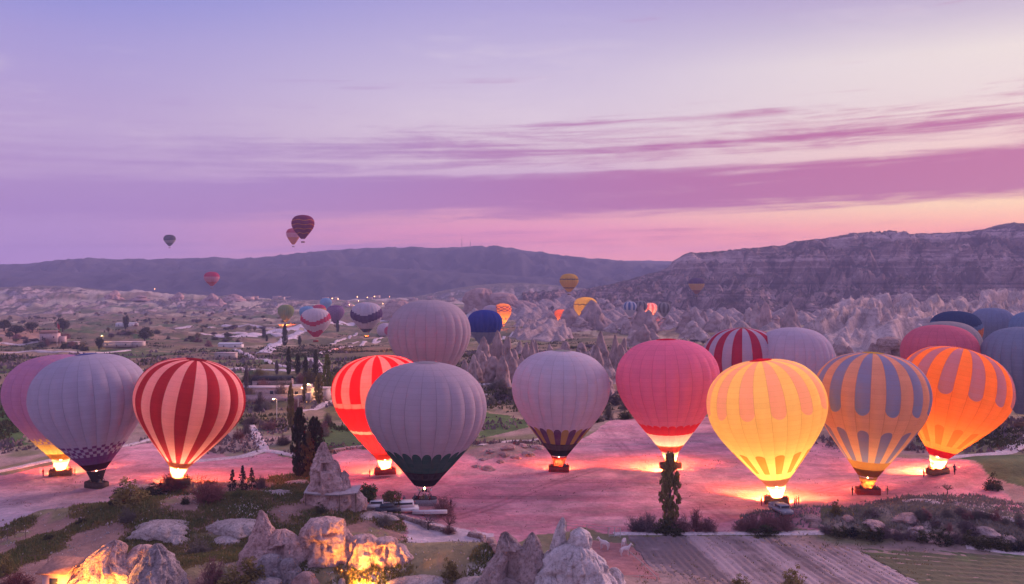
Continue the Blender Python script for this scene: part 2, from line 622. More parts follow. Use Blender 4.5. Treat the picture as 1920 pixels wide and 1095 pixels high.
# wheel ruts left by the crews' trucks
for k_, pl_ in enumerate([[(-60, 950), (200, 930), (480, 905), (760, 930), (1000, 935), (1240, 925), (1500, 975)], [(300, 868), (560, 880), (720, 905), (1000, 905), (1200, 900), (1450, 920), (1600, 930), (1780, 915)], [(1130, 800), (1180, 850), (1250, 900), (1380, 985)],
                          [(780, 1000), (900, 960), (1050, 900), (1150, 870), (1400, 850), (1560, 880)], [(560, 880), (640, 935), (780, 985)], [(1000, 990), (1120, 960), (1300, 950), (1460, 935), (1640, 900), (1820, 895)], [(100, 985), (140, 940), (120, 900), (240, 850)]]):
    Q = np.array(PU(pl_))
    tt = np.linspace(0, len(Q) - 1, 160)
    cx_, cy_ = np.interp(tt, range(len(Q)), Q[:, 0]), np.interp(tt, range(len(Q)), Q[:, 1])
    ker = np.ones(25) / 25
    cx_, cy_ = [np.convolve(np.r_[[a[0]] * 12, a, [a[-1]] * 12], ker, 'valid') for a in (cx_, cy_)]
    sel = np.where(mf)
    X_, Y_ = gx[sel], gy[sel]
    best = np.full(len(X_), 99.0)
    for a_, b2 in zip(cx_, cy_):
        dd_ = np.hypot((X_ - a_), (Y_ - b2) * .9)
        best = np.minimum(best, dd_)
    for x_off, wd_ in ((.9, .38), (0.0, 2.2)):
        w_ = np.exp(-((best - x_off) / wd_) ** 2) * (.42 if x_off else .16) * (.6 + .6 * n_b[sel])
        col[sel] = col[sel] * (1 - np.clip(w_, 0, .7)[:, None] * L3(.62, .72, .66))
# the red corral
paint(PU([(1075, 1008), (1178, 1018), (1205, 1045), (1240, 1092), (1100, 1100), (1040, 1040)]), L3(.36, .17, .155), .3)
# individual fields one can point at
for pts, c in [([(-60, 760), (30, 768), (60, 832), (-60, 850)], L3(.045, .10, .022)),
               ([(905, 765), (985, 785), (990, 802), (930, 815), (900, 822)], L3(.06, .12, .03)),
               ([(600, 795), (680, 800), (720, 845), (640, 842), (585, 862), (560, 850)], L3(.06, .11, .03)),
               ([(235, 682), (500, 690), (490, 702), (235, 696)], L3(.055, .095, .03)),
               ([(1800, 862), (1990, 850), (2040, 940), (1930, 925), (1850, 905)], L3(.055, .10, .03)),
               ([(60, 690), (20, 668), (240, 662), (420, 672), (410, 682), (260, 680)], L3(.17, .115, .09)),
               ([(-60, 600), (60, 596), (95, 608), (40, 616), (-60, 622)], L3(.33, .20, .19)),
               ([(620, 760), (680, 752), (690, 790), (600, 788)], L3(.13, .12, .06)),
               ([(500, 690), (560, 705), (540, 760), (440, 770), (440, 720)], L3(.12, .11, .075)),
               ([(880, 735), (960, 735), (965, 765), (900, 762)], L3(.20, .15, .135))]:
    paint(PU(pts), c, .5, .92)
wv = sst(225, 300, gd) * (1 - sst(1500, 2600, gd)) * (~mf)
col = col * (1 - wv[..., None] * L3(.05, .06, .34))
col *= (1 + .16 * n_d + .10 * n_b)[..., None]
col = np.clip(col, .012, .85)

m, t, b = new_mat('ground')
ca = t.nodes.new('ShaderNodeVertexColor')
ca.layer_name = 'Col'
P = t.nodes.new('ShaderNodeNewGeometry').outputs['Position']
nA = noise_tex(t, P, .9, 6, .68)
nB = noise_tex(t, P, .11, 5, .6, .4)
k = ramp(t, nA * .65 + nB * .35, [(.28, (.80, .80, .80)), (.72, (1.66, 1.62, 1.58))])
t.links.new(mixc(t, 1.0, ca.outputs[0], k, 'MULTIPLY'), b.inputs['Base Color'])
bump(t, b, nA * .5 + nB, .7, .9)
b.inputs['Roughness'].default_value = .95
MT['ground'] = m
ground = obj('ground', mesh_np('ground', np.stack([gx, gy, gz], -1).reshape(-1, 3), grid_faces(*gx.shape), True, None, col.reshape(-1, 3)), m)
tag(ground, kind='structure')
del col, dirt, tur, bk, fc, n_c, qx, qy, wx, wy


# ------------------------------------------------------------------ far mountains, mesa, ridges
def curve(pts, px):
    a = np.array(pts, float)
    return np.interp(px, a[:, 0], a[:, 1])


def range_mesh(name, crest, Y0, Y1, px0, px1, nx, ny, zb, rough, seed, mat, ridge=.3, prof=None):
    """a hill whose crest, seen from the valley, follows the given skyline; it rises from Y0 to Y1 and falls off behind"""
    px = np.linspace(px0, px1, nx)
    t = np.linspace(0, 1.35, ny)
    y = Y0 + (Y1 - Y0) * t[:, None] + 0 * px[None, :]
    x = (px[None, :] - 960) / F * Y1 * (0.55 + .45 * (y / Y1))
    zt = CAMZ + (HZ - curve(crest, px)) * Y1 / F
    tw = t[:, None] + .10 * fbm(x / (Y1 * .05), y / (Y1 * .09), 0, 4, seed) * np.sin(np.clip(t[:, None], 0, 1) * PI)
    s = prof(np.clip(tw, 0, 1)) if prof else sst(-.05, 1.0, tw) ** 1.1
    z = zb + (zt[None, :] - zb) * s
    back = np.clip(t[:, None] - 1, 0, 1)
    z = z - back * (zt[None, :] - zb) * .8
    sc = Y1 * .022
    rid = 1 - np.abs(fbm(x / sc, y / (sc * 2.2), 0, 5, seed + 5))
    env = np.sin(np.clip(t, 0, 1) * PI)[:, None]
    z = z + (rid - .7) * rough * env + rough * .12 * fbm(x / (sc * .22), y / (sc * .22), 0, 3, seed + 9) * (env * .8 + .2)
    z[0] = zb - 30
    o = obj(name, mesh_np(name, np.stack([x, y, z], -1).reshape(-1, 3), grid_faces(ny, nx)), mat)
    return tag(o, kind='structure')


def hill_mat(name, stops, sc, strata=None, nz=.5):
    m, t, b = new_mat(name)
    geo = t.nodes.new('ShaderNodeNewGeometry')
    P = geo.outputs['Position']
    n1 = noise_tex(t, P, sc, 6, .62, .3)
    n2 = noise_tex(t, P, sc * 7, 5, .65)
    c = ramp(t, n1 * .65 + n2 * .35, stops)
    if strata:
        _, _, z = xyz(t, P)
        w = noise_tex(t, comb(t, n1 * 1.2, 3.0, z * strata[0]), 1.0, 5, .7)
        c = mixc(t, w.ss(.48, .60) * .8, c, strata[1])
        w2 = noise_tex(t, comb(t, n1 * .8 + n2 * .5, 11.0, z * strata[0] * 2.3), 1.0, 4, .6)
        c = mixc(t, w2.ss(.56, .66) * .7, c, strata[2])
        px_, py_, _ = xyz(t, P)
        w3 = noise_tex(t, comb(t, px_ * .022, py_ * .022, z * .004), 1.0, 6, .65, .5)
        c = mixc(t, w3.ss(.46, .6) * .75, c, tuple(v * .8 for v in strata[2]))
        w4 = noise_tex(t, comb(t, px_ * .05, py_ * .05, z * .012), 1.0, 5, .65, .3)
        c = mixc(t, w4.ss(.56, .68) * .6, c, strata[1])
        nrm = xyz(t, geo.outputs['Normal'])[2]
        c = mixc(t, nrm.ss(.86, .97) * n2.ss(.3, .5) * .85, c, strata[3])
    t.links.new(c, b.inputs['Base Color'])
    bump(t, b, n2 + n1, nz, 8.0)
    b.inputs['Roughness'].default_value = 1
    return m


MT['mountain'] = hill_mat('mountain', [(.32, (.026, .032, .045)), (.52, (.045, .048, .06)), (.68, (.09, .085, .09))], .0016, None, .35)
MT['mesa'] = hill_mat('mesa', [(.34, (.11, .06, .06)), (.5, (.25, .16, .15)), (.66, (.46, .33, .31))], .014,
                      (.05, (.66, .47, .45), (.05, .03, .035), (.035, .034, .026)), 1.0)
far_c = [(-900, 503), (-300, 500), (0, 496), (150, 494), (300, 492), (520, 488), (900, 486), (1500, 492), (2800, 500)]
range_mesh('far_hills', far_c, 4100, 5000, -1400, 3400, 260, 30, -22, 40, 91, MT['mountain'])
mt_c = [(-900, 506), (-300, 500), (-60, 499), (60, 494), (115, 489), (180, 485), (240, 488), (300, 487), (360, 484), (410, 483), (450, 486), (520, 481), (600, 472), (660, 467), (700, 465.5), (735, 466),
        (775, 464), (805, 466), (850, 464), (890, 461.5), (912, 463.5), (928, 461.5), (955, 465), (1000, 472), (1050, 480), (1100, 484), (1150, 488), (1200, 493), (1260, 500), (1350, 512), (1500, 520), (1800, 524), (2800, 524)]
range_mesh('mountain_range', mt_c, 2950, 4000, -1300, 2600, 560, 110, -22, 62, 101, MT['mountain'])
# foothill in front of the range, on the left
fh_c = [(-900, 520), (0, 508), (200, 512), (420, 505), (620, 498), (820, 508), (1000, 520), (1200, 530), (1500, 545), (2600, 548)]
range_mesh('foothills', fh_c, 2700, 3300, -1200, 1700, 380, 70, -24, 30, 111, MT['mountain'])


def mesa_prof(t):
    p = np.array([(0, 0), (.12, .05), (.30, .20), (.42, .30), (.47, .44), (.55, .50), (.60, .53), (.645, .72), (.72, .78), (.80, .83), (.84, .94), (.93, .985), (1, 1)])
    return np.interp(t, p[:, 0], p[:, 1])


me_c = [(1000, 548), (1080, 545), (1140, 535), (1200, 518), (1238, 508), (1256, 500), (1262, 489), (1285, 476), (1330, 474), (1400, 466), (1470, 460), (1490, 452), (1530, 450), (1585, 440), (1640, 438.5), (1700, 439),
        (1800, 436), (1840, 431), (1880, 420), (1925, 420), (2050, 428), (2200, 424), (2600, 440)]
range_mesh('mesa', me_c, 1250, 2050, 980, 2500, 640, 220, -24, 40, 121, MT['mesa'], prof=mesa_prof)
# pale low cliffs beyond the spires
MT['pale_cliff'] = hill_mat('pale_cliff', [(.32, (.25, .20, .20)), (.5, (.38, .32, .32)), (.68, (.52, .46, .46))], .02,
                            (.08, (.42, .36, .36), (.16, .12, .12), (.12, .11, .075)), .8)
cl_c = [(700, 560), (780, 556), (850, 541), (900, 534), (940, 531), (985, 531), (1030, 534), (1075, 538), (1130, 546), (1250, 552), (1400, 556)]
range_mesh('pale_cliffs', cl_c, 2150, 2500, 700, 1400, 300, 60, -26, 14, 131, MT['pale_cliff'])
lc_c = [(-500, 545), (-150, 540), (0, 540), (70, 536), (140, 538), (220, 546), (300, 552), (420, 556), (520, 562), (600, 566)]
range_mesh('pale_hills', lc_c, 1500, 2100, -500, 620, 360, 90, -24, 26, 141, MT['pale_cliff'])


# ------------------------------------------------------------------ badlands: heightfields built from crowded cones
def cone_field(name, poly_px, N, hr, slope, seed, mat, res=1.6, envelope=None, flute=.16, base_off=-1.5, rmin=.75, adir=None, st0=.55, rnd=1.1, ramp_fins=None):
    r = np.random.default_rng(seed)
    P = np.array(poly_px)
    x0, y0 = P.min(0) - 12
    x1, y1 = P.max(0) + 12
    nx, ny = int((x1 - x0) / res), int((y1 - y0) / res)
    X, Y = np.meshgrid(np.linspace(x0, x1, nx), np.linspace(y0, y1, ny))
    B = H(X, Y) + base_off
    Z = B.copy()
    cnt = 0
    while cnt < N:
        cx, cy = r.uniform(x0, x1), r.uniform(y0, y1)
        if not in_poly(np.array([cx]), np.array([cy]), P)[0]: continue
        cnt += 1
        h = r.uniform(*hr)
        e = envelope(cx, cy) if envelope else 0
        h = h * r.uniform(rmin, 1.1)
        sl = slope * r.uniform(.7, 1.35)
        top = Hs(cx, cy) + e + h * .55
        R = (top - Hs(cx, cy) + 3) / sl
        i0, i1 = max(0, int((cx - R - x0) / res)), min(nx, int((cx + R - x0) / res) + 2)
        j0, j1 = max(0, int((cy - R - y0) / res)), min(ny, int((cy + R - y0) / res) + 2)
        if i1 <= i0 or j1 <= j0: continue
        dx, dy = X[j0:j1, i0:i1] - cx, Y[j0:j1, i0:i1] - cy
        an = r.uniform(0, PI) if adir is None else adir + r.normal() * .35
        st = r.uniform(st0, min(1.0, st0 + .45))
        ux, uy = dx * math.cos(an) + dy * math.sin(an), (-dx * math.sin(an) + dy * math.cos(an)) / st
        d = np.hypot(ux, uy)
        th = np.arctan2(uy, ux)
        nf = r.integers(5, 9)
        d = d * (1 + flute * np.abs(np.sin(th * nf / 2 + r.uniform(0, 6)))) + .12 * d * vn(dx / 5, dy / 5, cnt, seed)
        z = top - sl * np.maximum(np.sqrt(d * d + rnd ** 2) - rnd, 0) * (1.15 - .3 * np.clip(d / R, 0, 1))
        Z[j0:j1, i0:i1] = np.maximum(Z[j0:j1, i0:i1], z)
    if ramp_fins:
        sp, amp_, ux_, uy_ = ramp_fins
        e = np.vectorize(envelope)(X, Y) if envelope else 0 * X
        q = X * -uy_ + Y * ux_
        s_ = X * ux_ + Y * uy_
        wq = q + 9 * fbm(X / 45, Y / 45, 0, 3, seed + 1)
        f1 = np.abs(fbm(wq / sp, s_ / (sp * 13), 0, 2, seed + 2))
        f2 = np.abs(vn(wq / (sp * .45) + 7, s_ / (sp * 3), 0, seed + 4))
        fin = (1 - np.clip(f1 * 1.7, 0, 1)) ** 1.25 * amp_ + (1 - np.clip(f2 * 1.6, 0, 1)) * amp_ * .16
        steps = 1.2 * fbm(X / 30, Y / 30, 0, 3, seed + 6)
        edge = np.clip(np.minimum(np.minimum(X - x0, x1 - X), np.minimum(Y - y0, y1 - Y)) / 30, 0, 1)
        inside = in_poly(X, Y, P)
        zr = H(X, Y) + (e * .9 + fin * np.clip(e / 9, .25, 1) + steps) * 1.0 - 3
        Z = np.where(inside, np.maximum(Z, zr), Z)
    Z += .5 * fbm(X / 6, Y / 6, 0, 3, seed) * np.clip((Z - B) / 4, 0, 1)
    o = obj(name, mesh_np(name, np.stack([X, Y, Z], -1).reshape(-1, 3), grid_faces(ny, nx)), mat)
    return tag(o, kind='structure')


MT['badland'] = rock_mat('badland', (.29, .22, .21), (.44, .35, .335), (.24, .17, .16), .06, 0, 'World', .5)
MT['badland_dark'] = rock_mat('badland_dark', (.19, .14, .135), (.35, .27, .26), (.10, .075, .07), .05, 0, 'World', .5)


def ridge_env(cx, cy):
    # climbs away from the camera and to the right
    px = 960 + cx / cy * F
    rise = np.clip((cy - 545) / 330, 0, 1)
    return rise ** .9 * np.interp(px, [1380, 1480, 1560, 1660, 1780, 1900, 2200], [4, 12, 26, 36, 37, 43, 46])


cone_field('tuff_ridge', [(175, 590), (220, 545), (320, 505), (430, 490), (640, 470), (720, 560), (760, 900), (560, 960), (330, 900), (235, 700)], 60, (8, 22), 1.15, 5, MT['badland'], 1.6, ridge_env, .34, adir=math.atan2(-.85, -.52), st0=.34, rnd=2.2, ramp_fins=(13, 17, -.55, -.835))
cone_field('badlands', [(60, 1130), (330, 1010), (520, 1050), (640, 1300), (420, 1650), (100, 1700), (-70, 1500), (-60, 1250)], 330, (10, 30), .8, 6, MT['badland_dark'], 3.0, lambda x, y: 6 * np.clip((y - 1100) / 500, 0, 1), .3, st0=.35, rnd=4.0)
cone_field('tuff_slope', [(6, 900), (48, 880), (66, 960), (60, 1040), (22, 1060), (2, 980)], 14, (8, 20), 1.2, 8, MT['badland_dark'], 1.8, lambda x, y: 12 * np.clip((y - 880) / 120, 0, 1), .35, adir=1.4, st0=.4, rnd=2.0, ramp_fins=(14, 12, -.3, -.95))


# ------------------------------------------------------------------ tracks, river bed, road
def ribbon(name, pts, wid, mat, lift=.16, z=None):
    Q = [G(px, py) for px, py in pts]
    P = np.array([(q.x, q.y) for q in Q])
    # Catmull-Rom
    out = []
    for i in range(len(P) - 1):
        p0, p1, p2, p3 = P[max(i - 1, 0)], P[i], P[i + 1], P[min(i + 2, len(P) - 1)]
        n = max(4, int(np.linalg.norm(p2 - p1) / 2.5))
        for tt in np.linspace(0, 1, n, endpoint=False):
            out.append(.5 * (2 * p1 + (p2 - p0) * tt + (2 * p0 - 5 * p1 + 4 * p2 - p3) * tt ** 2 + (3 * p1 - p0 - 3 * p2 + p3) * tt ** 3))
    out.append(P[-1])
    C = np.array(out)
    T = np.gradient(C, axis=0)
    T /= np.linalg.norm(T, axis=1)[:, None] + 1e-9
    Nn = np.stack([-T[:, 1], T[:, 0]], 1)
    s = np.cumsum(np.r_[0, np.linalg.norm(np.diff(C, axis=0), axis=1)])
    w = wid * (1 + .28 * fbm(s / 9, s * 0 + 3.3, 0, 3, int(pts[0][0])))
    lanes = np.linspace(-.5, .5, 7)
    X = C[:, None, 0] + Nn[:, None, 0] * w[:, None] * lanes
    Y = C[:, None, 1] + Nn[:, None, 1] * w[:, None] * lanes
    dd = np.hypot(X, Y)
    Z = H(X, Y) + lift * np.clip(dd / 200, .5, 4)
    Z[:, 0] -= .3 * np.clip(dd[:, 0] / 200, 1, 4)
    Z[:, -1] -= .3 * np.clip(dd[:, -1] / 200, 1, 4)
    o = obj(name, mesh_np(name, np.stack([X, Y, Z], -1).reshape(-1, 3), grid_faces(len(C), 7)), mat)
    return tag(o, kind='structure')


MT['track'] = rock_mat('track', (.42, .34, .335), (.58, .50, .49), (.34, .26, .25), .25, 0, 'World', .3)
MT['track_grey'] = rock_mat('track_grey', (.44, .39, .41), (.56, .50, .52), (.36, .30, .30), .25, 0, 'World', .3)
for pts, w in [([(-60, 893), (0, 884), (60, 871), (105, 861), (160, 848), (235, 836), (290, 822), (330, 812)], 2.6),
               ([(330, 868), (400, 862), (455, 856), (490, 846), (520, 848), (560, 856)], 3.6),
               ([(500, 846), (488, 830), (478, 812), (471, 798)], 3.0),
               ([(1740, 862), (1820, 854), (1880, 849), (1912, 832), (1940, 806)], 4.0),
               ([(1690, 940), (1760, 944), (1830, 958), (1930, 980), (2020, 1000)], 2.6),
               ([(1150, 1001), (1250, 1001), (1400, 1000), (1545, 999)], 1.9),
               ([(1810, 1024), (1870, 1032), (1960, 1046)], 2.0),
               ([(560, 772), (600, 763), (640, 752), (690, 745)], 4.0),
               ([(590, 752), (605, 742), (625, 735), (690, 728)], 3.0),
               ([(600, 730), (612, 712), (604, 690), (580, 672)], 5.0),
               ([(320, 693), (400, 692), (480, 693), (550, 697)], 8.0),
               ([(440, 655), (470, 668), (505, 680), (545, 692)], 4.0),
               ([(-40, 662), (60, 658), (140, 661), (242, 657)], 6.0),
               ([(-40, 645), (60, 642), (120, 640)], 7.0),
               ([(600, 664), (640, 652), (680, 645), (730, 632)], 4.0),
               ([(620, 646), (655, 634), (668, 625)], 4.0),
               ([(656, 645), (710, 640)], 5.0),
               ([(870, 722), (940, 719), (1000, 716)], 3.0),
               ([(930, 640), (960, 628), (1010, 620), (1100, 618), (1190, 620)], 5.0),
               ([(860, 742), (880, 738), (950, 742)], 2.5),
               ([(1210, 616), (1260, 606), (1330, 610)], 7.0),
               ([(330, 618), (420, 612), (520, 614)], 9.0), ([(380, 628), (450, 624), (540, 630)], 9.0),
               ([(900, 836), (950, 828), (1000, 826), (1050, 812)], 2.0)]:
    ribbon('dirt_track', pts, w, MT['track'])
ribbon('river_bed', [(494, 662), (504, 656), (514, 648), (530, 640), (548, 632), (562, 622), (585, 615)], 11, MT['track_grey'])
ribbon('river_bed', [(420, 634), (470, 628), (520, 622), (570, 612), (640, 606), (740, 600)], 26, MT['track_grey'])


# ------------------------------------------------------------------ ploughed field and green crop field, with real furrows
def field(name, quad, mat, furrow, nu, nv, lift, h, along_u=False, jit=.5):
    A, B, C, D = [np.array(U(*p)) for p in quad]
    u, v = np.meshgrid(np.linspace(0, 1, nu), np.linspace(0, 1, nv))
    u = u + .012 * fbm(v * 14, u * 14 + 3, 0, 3, 17)
    v = v + .02 * fbm(u * 16, v * 16 + 9, 0, 3, 19)
    X = (A[0] * (1 - u) + B[0] * u) * (1 - v) + (D[0] * (1 - u) + C[0] * u) * v
    Y = (A[1] * (1 - u) + B[1] * u) * (1 - v) + (D[1] * (1 - u) + C[1] * u) * v
    ph = (v if along_u else u) * furrow + .07 * fbm(X / 5, Y / 5, 0, 4, 4)
    w = np.abs((ph % 1) - .5) * 2
    Z = H(X, Y) * .3 + lift + h * (w - .5) * (1 + jit * fbm(X / 3, Y / 3, 0, 2, 8)) + .04 * fbm(X / .8, Y / .8, 0, 2, 5)
    Z[0] -= lift + .5; Z[-1] -= lift + .5; Z[:, 0] -= lift + .5; Z[:, -1] -= lift + .5
    big = fbm(X / 6, Y / 6, 0, 3, 12)
    strip = vn(ph * .38 + 3.3, 0 * ph, 0, 91) * .5 + .5 + .15 * fbm(X / 2, Y / 2, 0, 2, 6)
    c = np.stack([w, .5 + .5 * big, strip], -1).reshape(-1, 3)
    o = obj(name, mesh_np(name, np.stack([X, Y, Z], -1).reshape(-1, 3), grid_faces(nv, nu), True, None, c), mat)
    return tag(o, kind='structure')


def field_mat(name, a, b_, c):
    m, t, b = new_mat(name)
    ca = t.nodes.new('ShaderNodeVertexColor')
    ca.layer_name = 'Col'
    r, g_, st_ = [E(t, o) for o in (lambda n: (t.links.new(ca.outputs[0], n.inputs[0]), n.outputs)[1])(t.nodes.new('ShaderNodeSeparateColor'))]
    P = t.nodes.new('ShaderNodeNewGeometry').outputs['Position']
    n = noise_tex(t, P, 1.4, 5, .65)
    n2 = noise_tex(t, P, .16, 4, .6)
    q = mixc(t, (r * .55 + n * .6 - .1).clamp(), a, b_)
    q = mixc(t, (g_ * .5 + n2 * .7 - .1).ss(.5, .75), q, c)
    q = mixc(t, st_.ss(.45, .75) * .65, q, tuple(v * .55 for v in a))
    q = mixc(t, (1.0 - st_).ss(.6, .85) * .5, q, tuple(v * 1.5 for v in b_))
    t.links.new(q, b.inputs['Base Color'])
    bump(t, b, n, .6, .3)
    return m


MT['ploughed'] = field_mat('ploughed', (.24, .18, .18), (.33, .26, .26), (.29, .23, .235))
MT['crop'] = field_mat('crop', (.19, .165, .11), (.065, .14, .032), (.11, .15, .055))
field('ploughed_field', [(1178, 1006), (1560, 1006), (1790, 1130), (1268, 1130)], MT['ploughed'], 30, 330, 110, .12, .12)
field('crop_field', [(1575, 1012), (2010, 1052), (2140, 1130), (1780, 1130)], MT['crop'], 11, 150, 150, .12, .14, True)

# ================================================================== BALLOONS
# envelope profile for radius 1: (radius, height above the widest point)
PROF = np.array([(.165, -1.20), (.245, -1.09), (.335, -.975), (.50, -.76), (.66, -.54), (.80, -.33), (.91, -.13), (.975, .07), (1.0, .25), (.985, .42),
                 (.93, .60), (.83, .755), (.69, .875), (.52, .955), (.34, 1.0), (.17, 1.022), (.05, 1.028)])
PROF[:, 1] -= .25          # widest point at zero
ZLOW, ZTOP = -1.45, .778   # mouth and crown
BASKET_DROP = .33          # mouth to basket floor, in radii


def prof_at(v):
    """v in 0..1 from mouth to crown (by height)"""
    seg = np.linspace(0, 1, len(PROF))
    # smooth dense profile
    from_ = np.linspace(0, 1, 160)
    r = np.interp(from_, seg, PROF[:, 0])
    z = np.interp(from_, seg, PROF[:, 1])
    ker = np.ones(9) / 9
    rp = np.convolve(np.r_[[r[0]] * 4, r, [r[-1]] * 4], ker, 'valid')
    zp = np.convolve(np.r_[[z[0]] * 4, z, [z[-1]] * 4], ker, 'valid')
    return np.interp(v, from_, rp), np.interp(v, from_, zp)


_gcache = {}


def zlo(z, lo, up=1.0):
    return np.where(z < 0, z * lo, z * up)


def gore_mesh(N, lo, bulge=.05, up=1.0):
    key = ('g', N, round(lo, 2), bulge, up)
    if key in _gcache: return _gcache[key]
    v = np.linspace(0, 1, 40)
    r, z = prof_at(v)
    vz = (z - z[0]) / (z[-1] - z[0])
    z = zlo(z, lo, up)
    u = np.linspace(0, 1, 9)
    th = (u - .5) * 2 * PI / N
    bl = np.sin(np.clip(vz * 1.15, 0, 1) * PI) ** .5 * .8 + .2
    rr = r[:, None] * (1 + bulge * bl[:, None] * (1 - (2 * u[None, :] - 1) ** 2) - bulge * .35)
    V = np.stack([rr * np.sin(th), -rr * np.cos(th), np.repeat(z[:, None], 9, 1)], -1).reshape(-1, 3)
    uv = np.stack([np.repeat(u[None], 40, 0), np.repeat(vz[:, None], 9, 1)], -1).reshape(-1, 2)
    m = mesh_np('gore', V, grid_faces(40, 9), True, uv)
    _gcache[key] = m
    return m


def skin_mesh(N, lo, bulge=.034, k=4):
    """whole envelope in one mesh, for balloons far away"""
    key = ('s', N, round(lo, 2), bulge)
    if key in _gcache: return _gcache[key]
    v = np.linspace(0, 1, 26)
    r, z = prof_at(v)
    vz = (z - z[0]) / (z[-1] - z[0])
    z = zlo(z, lo)
    n = N * k + 1
    u = np.linspace(0, 1, n)
    th = u * 2 * PI
    f = (u * N) % 1
    rr = r[:, None] * (1 + bulge * (1 - (2 * f[None] - 1) ** 2) - bulge * .35)
    V = np.stack([-rr * np.sin(th), rr * np.cos(th), np.repeat(z[:, None], n, 1)], -1).reshape(-1, 3)
    uv = np.stack([np.repeat(u[None] * N, 26, 0), np.repeat(vz[:, None], n, 1)], -1).reshape(-1, 2)
    m = mesh_np('envelope', V, grid_faces(26, n), True, uv)
    _gcache[key] = m
    return m


_fabc = {}


def fabric(base, layers=(), trans=.42, N=24):
    """ripstop cloth: light from outside is scattered, light from the burner inside shines through.
    layers: (colour, kind, ...) printed or sewn panels, in gore coordinates u across, v up"""
    key = (base, tuple(layers), trans)
    if key in _fabc: return _fabc[key]
    m = bpy.data.materials.new('fabric')
    m.use_nodes = True
    t = m.node_tree
    for n in list(t.nodes): t.nodes.remove(n)
    uvn = t.nodes.new('ShaderNodeUVMap')
    uvn.uv_map = 'UVMap'
    U0, v, _ = xyz(t, uvn.outputs[0])
    u = U0.frac()
    idx = U0.floor()
    a = (u * 2.0 - 1.0)
    rnd = 1.0 - (1.0 - (a * a).mn(.999)).sqrt()
    c = base
    for L in layers:
        cc, k = L[0], L[1]
        if k == 'band': mk = v.gt(L[2]) * v.lt(L[3])
        elif k == 'down': mk = v.gt(E(t, rnd.v) * L[3] + L[2])             # tab hanging from the crown
        elif k == 'up': mk = v.lt(L[2] - rnd * L[3])                        # tab rising from the mouth
        elif k == 'tab': mk = v.lt(L[3] - rnd * L[4]) * v.gt(L[2])
        elif k == 'narrow': mk = v.lt(L[3]) * v.gt(L[2]) * a.abs().lt(L[4])
        elif k == 'odd': mk = (idx * .5).frac().gt(.25)
        elif k == 'oddband': mk = (idx * .5).frac().gt(.25) * v.gt(L[2]) * v.lt(L[3])
        elif k == 'checker': mk = (((U0 * L[4]).floor() + (v * L[5]).floor()) * .5).frac().gt(.25) * v.gt(L[2]) * v.lt(L[3])
        elif k == 'zig':                                                    # stepped zigzag between two heights
            st = (U0 * 1.0).floor() + .5
            z0 = (st._m('PINGPONG', L[5]) / L[5]) * L[4]
            mk = (v - z0).gt(L[2]) * (v - z0).lt(L[3])
        elif k == 'wave': mk = (v - (U0 * L[5]).sin() * L[4]).gt(L[2]) * (v - (U0 * L[5]).sin() * L[4]).lt(L[3])
        c = mixc(t, mk, c, cc)
    tcn = t.nodes.new('ShaderNodeTexCoord')
    nz = noise_tex(t, tcn.outputs['Object'], 3.5, 5, .6)
    seam = (a.abs().gt(.965)) .mx((v * 26.0).frac().lt(.06) * .6)
    c = mixc(t, seam * .38, c, tuple(q * .35 for q in base))
    c = mixc(t, nz.ss(.35, .7) * .14, c, tuple(q * .6 for q in base))
    oi = t.nodes.new('ShaderNodeObjectInfo')
    wn = t.nodes.new('ShaderNodeTexWhiteNoise')
    wn.noise_dimensions = '3D'
    t.links.new(comb(t, (v * 26.0).floor(), idx, E(t, oi.outputs['Random']) * 50.0), wn.inputs['Vector'])
    c = mixc(t, E(t, wn.outputs['Value']) * .13, c, tuple(q * .5 for q in base))
    d = t.nodes.new('ShaderNodeBsdfDiffuse')
    tr = t.nodes.new('ShaderNodeBsdfTranslucent')
    bp = t.nodes.new('ShaderNodeBump')
    bp.inputs['Strength'].default_value = .5
    bp.inputs['Distance'].default_value = .10
    nw = noise_tex(t, comb(t, a * 1.5, v * 14.0, idx), 2.0, 3, .5)
    pk = noise_tex(t, comb(t, a * .8, v * 110.0, idx), 1.0, 2, .5) * (a * a * a * a)
    slack = noise_tex(t, comb(t, a * 3.0, v * 9.0, idx), 2.2, 4, .6) * (1.0 - v.ss(.05, .45))
    t.links.new((nw * .6 + pk * 1.6 + slack * 1.6).v, bp.inputs['Height'])
    mx = t.nodes.new('ShaderNodeMixShader')
    mx.inputs[0].default_value = trans
    for s_ in (d, tr):
        if isinstance(c, tuple): s_.inputs[0].default_value = (*c, 1)
        else: t.links.new(c, s_.inputs[0])
    t.links.new(bp.outputs[0], d.inputs['Normal'])
    t.links.new(d.outputs[0], mx.inputs[1])
    t.links.new(tr.outputs[0], mx.inputs[2])
    o = t.nodes.new('ShaderNodeOutputMaterial')
    t.links.new(mx.outputs[0], o.inputs[0])
    _fabc[key] = m
    return m


_part = {}


def shared(key, fn):
    if key not in _part: _part[key] = fn()
    return _part[key]


def basket_mesh():
    b = MB()
    w, d, h, t_ = 4.4, 1.9, 1.15, .09
    b.box((0, 0, .06), (w, d, .12))
    for sx in (-1, 1):
        b.box((sx * (w / 2 - t_ / 2), 0, h / 2 + .06), (t_, d, h))
    for sy in (-1, 1):
        b.box((0, sy * (d / 2 - t_ / 2), h / 2 + .06), (w - 2 * t_ - .004, t_, h))
    for x in (-w / 6, w / 6):
        b.box((x, 0, h / 2), (.07, d - 2 * t_ - .01, h - .1))
    for x in np.linspace(-w / 2, w / 2, 13):       # woven uprights
        for sy in (-1, 1):
            b.tube([(x, sy * (d / 2 + .012), .05), (x, sy * (d / 2 + .012), h + .05)], .03, 5)
    return b.mesh('basket')


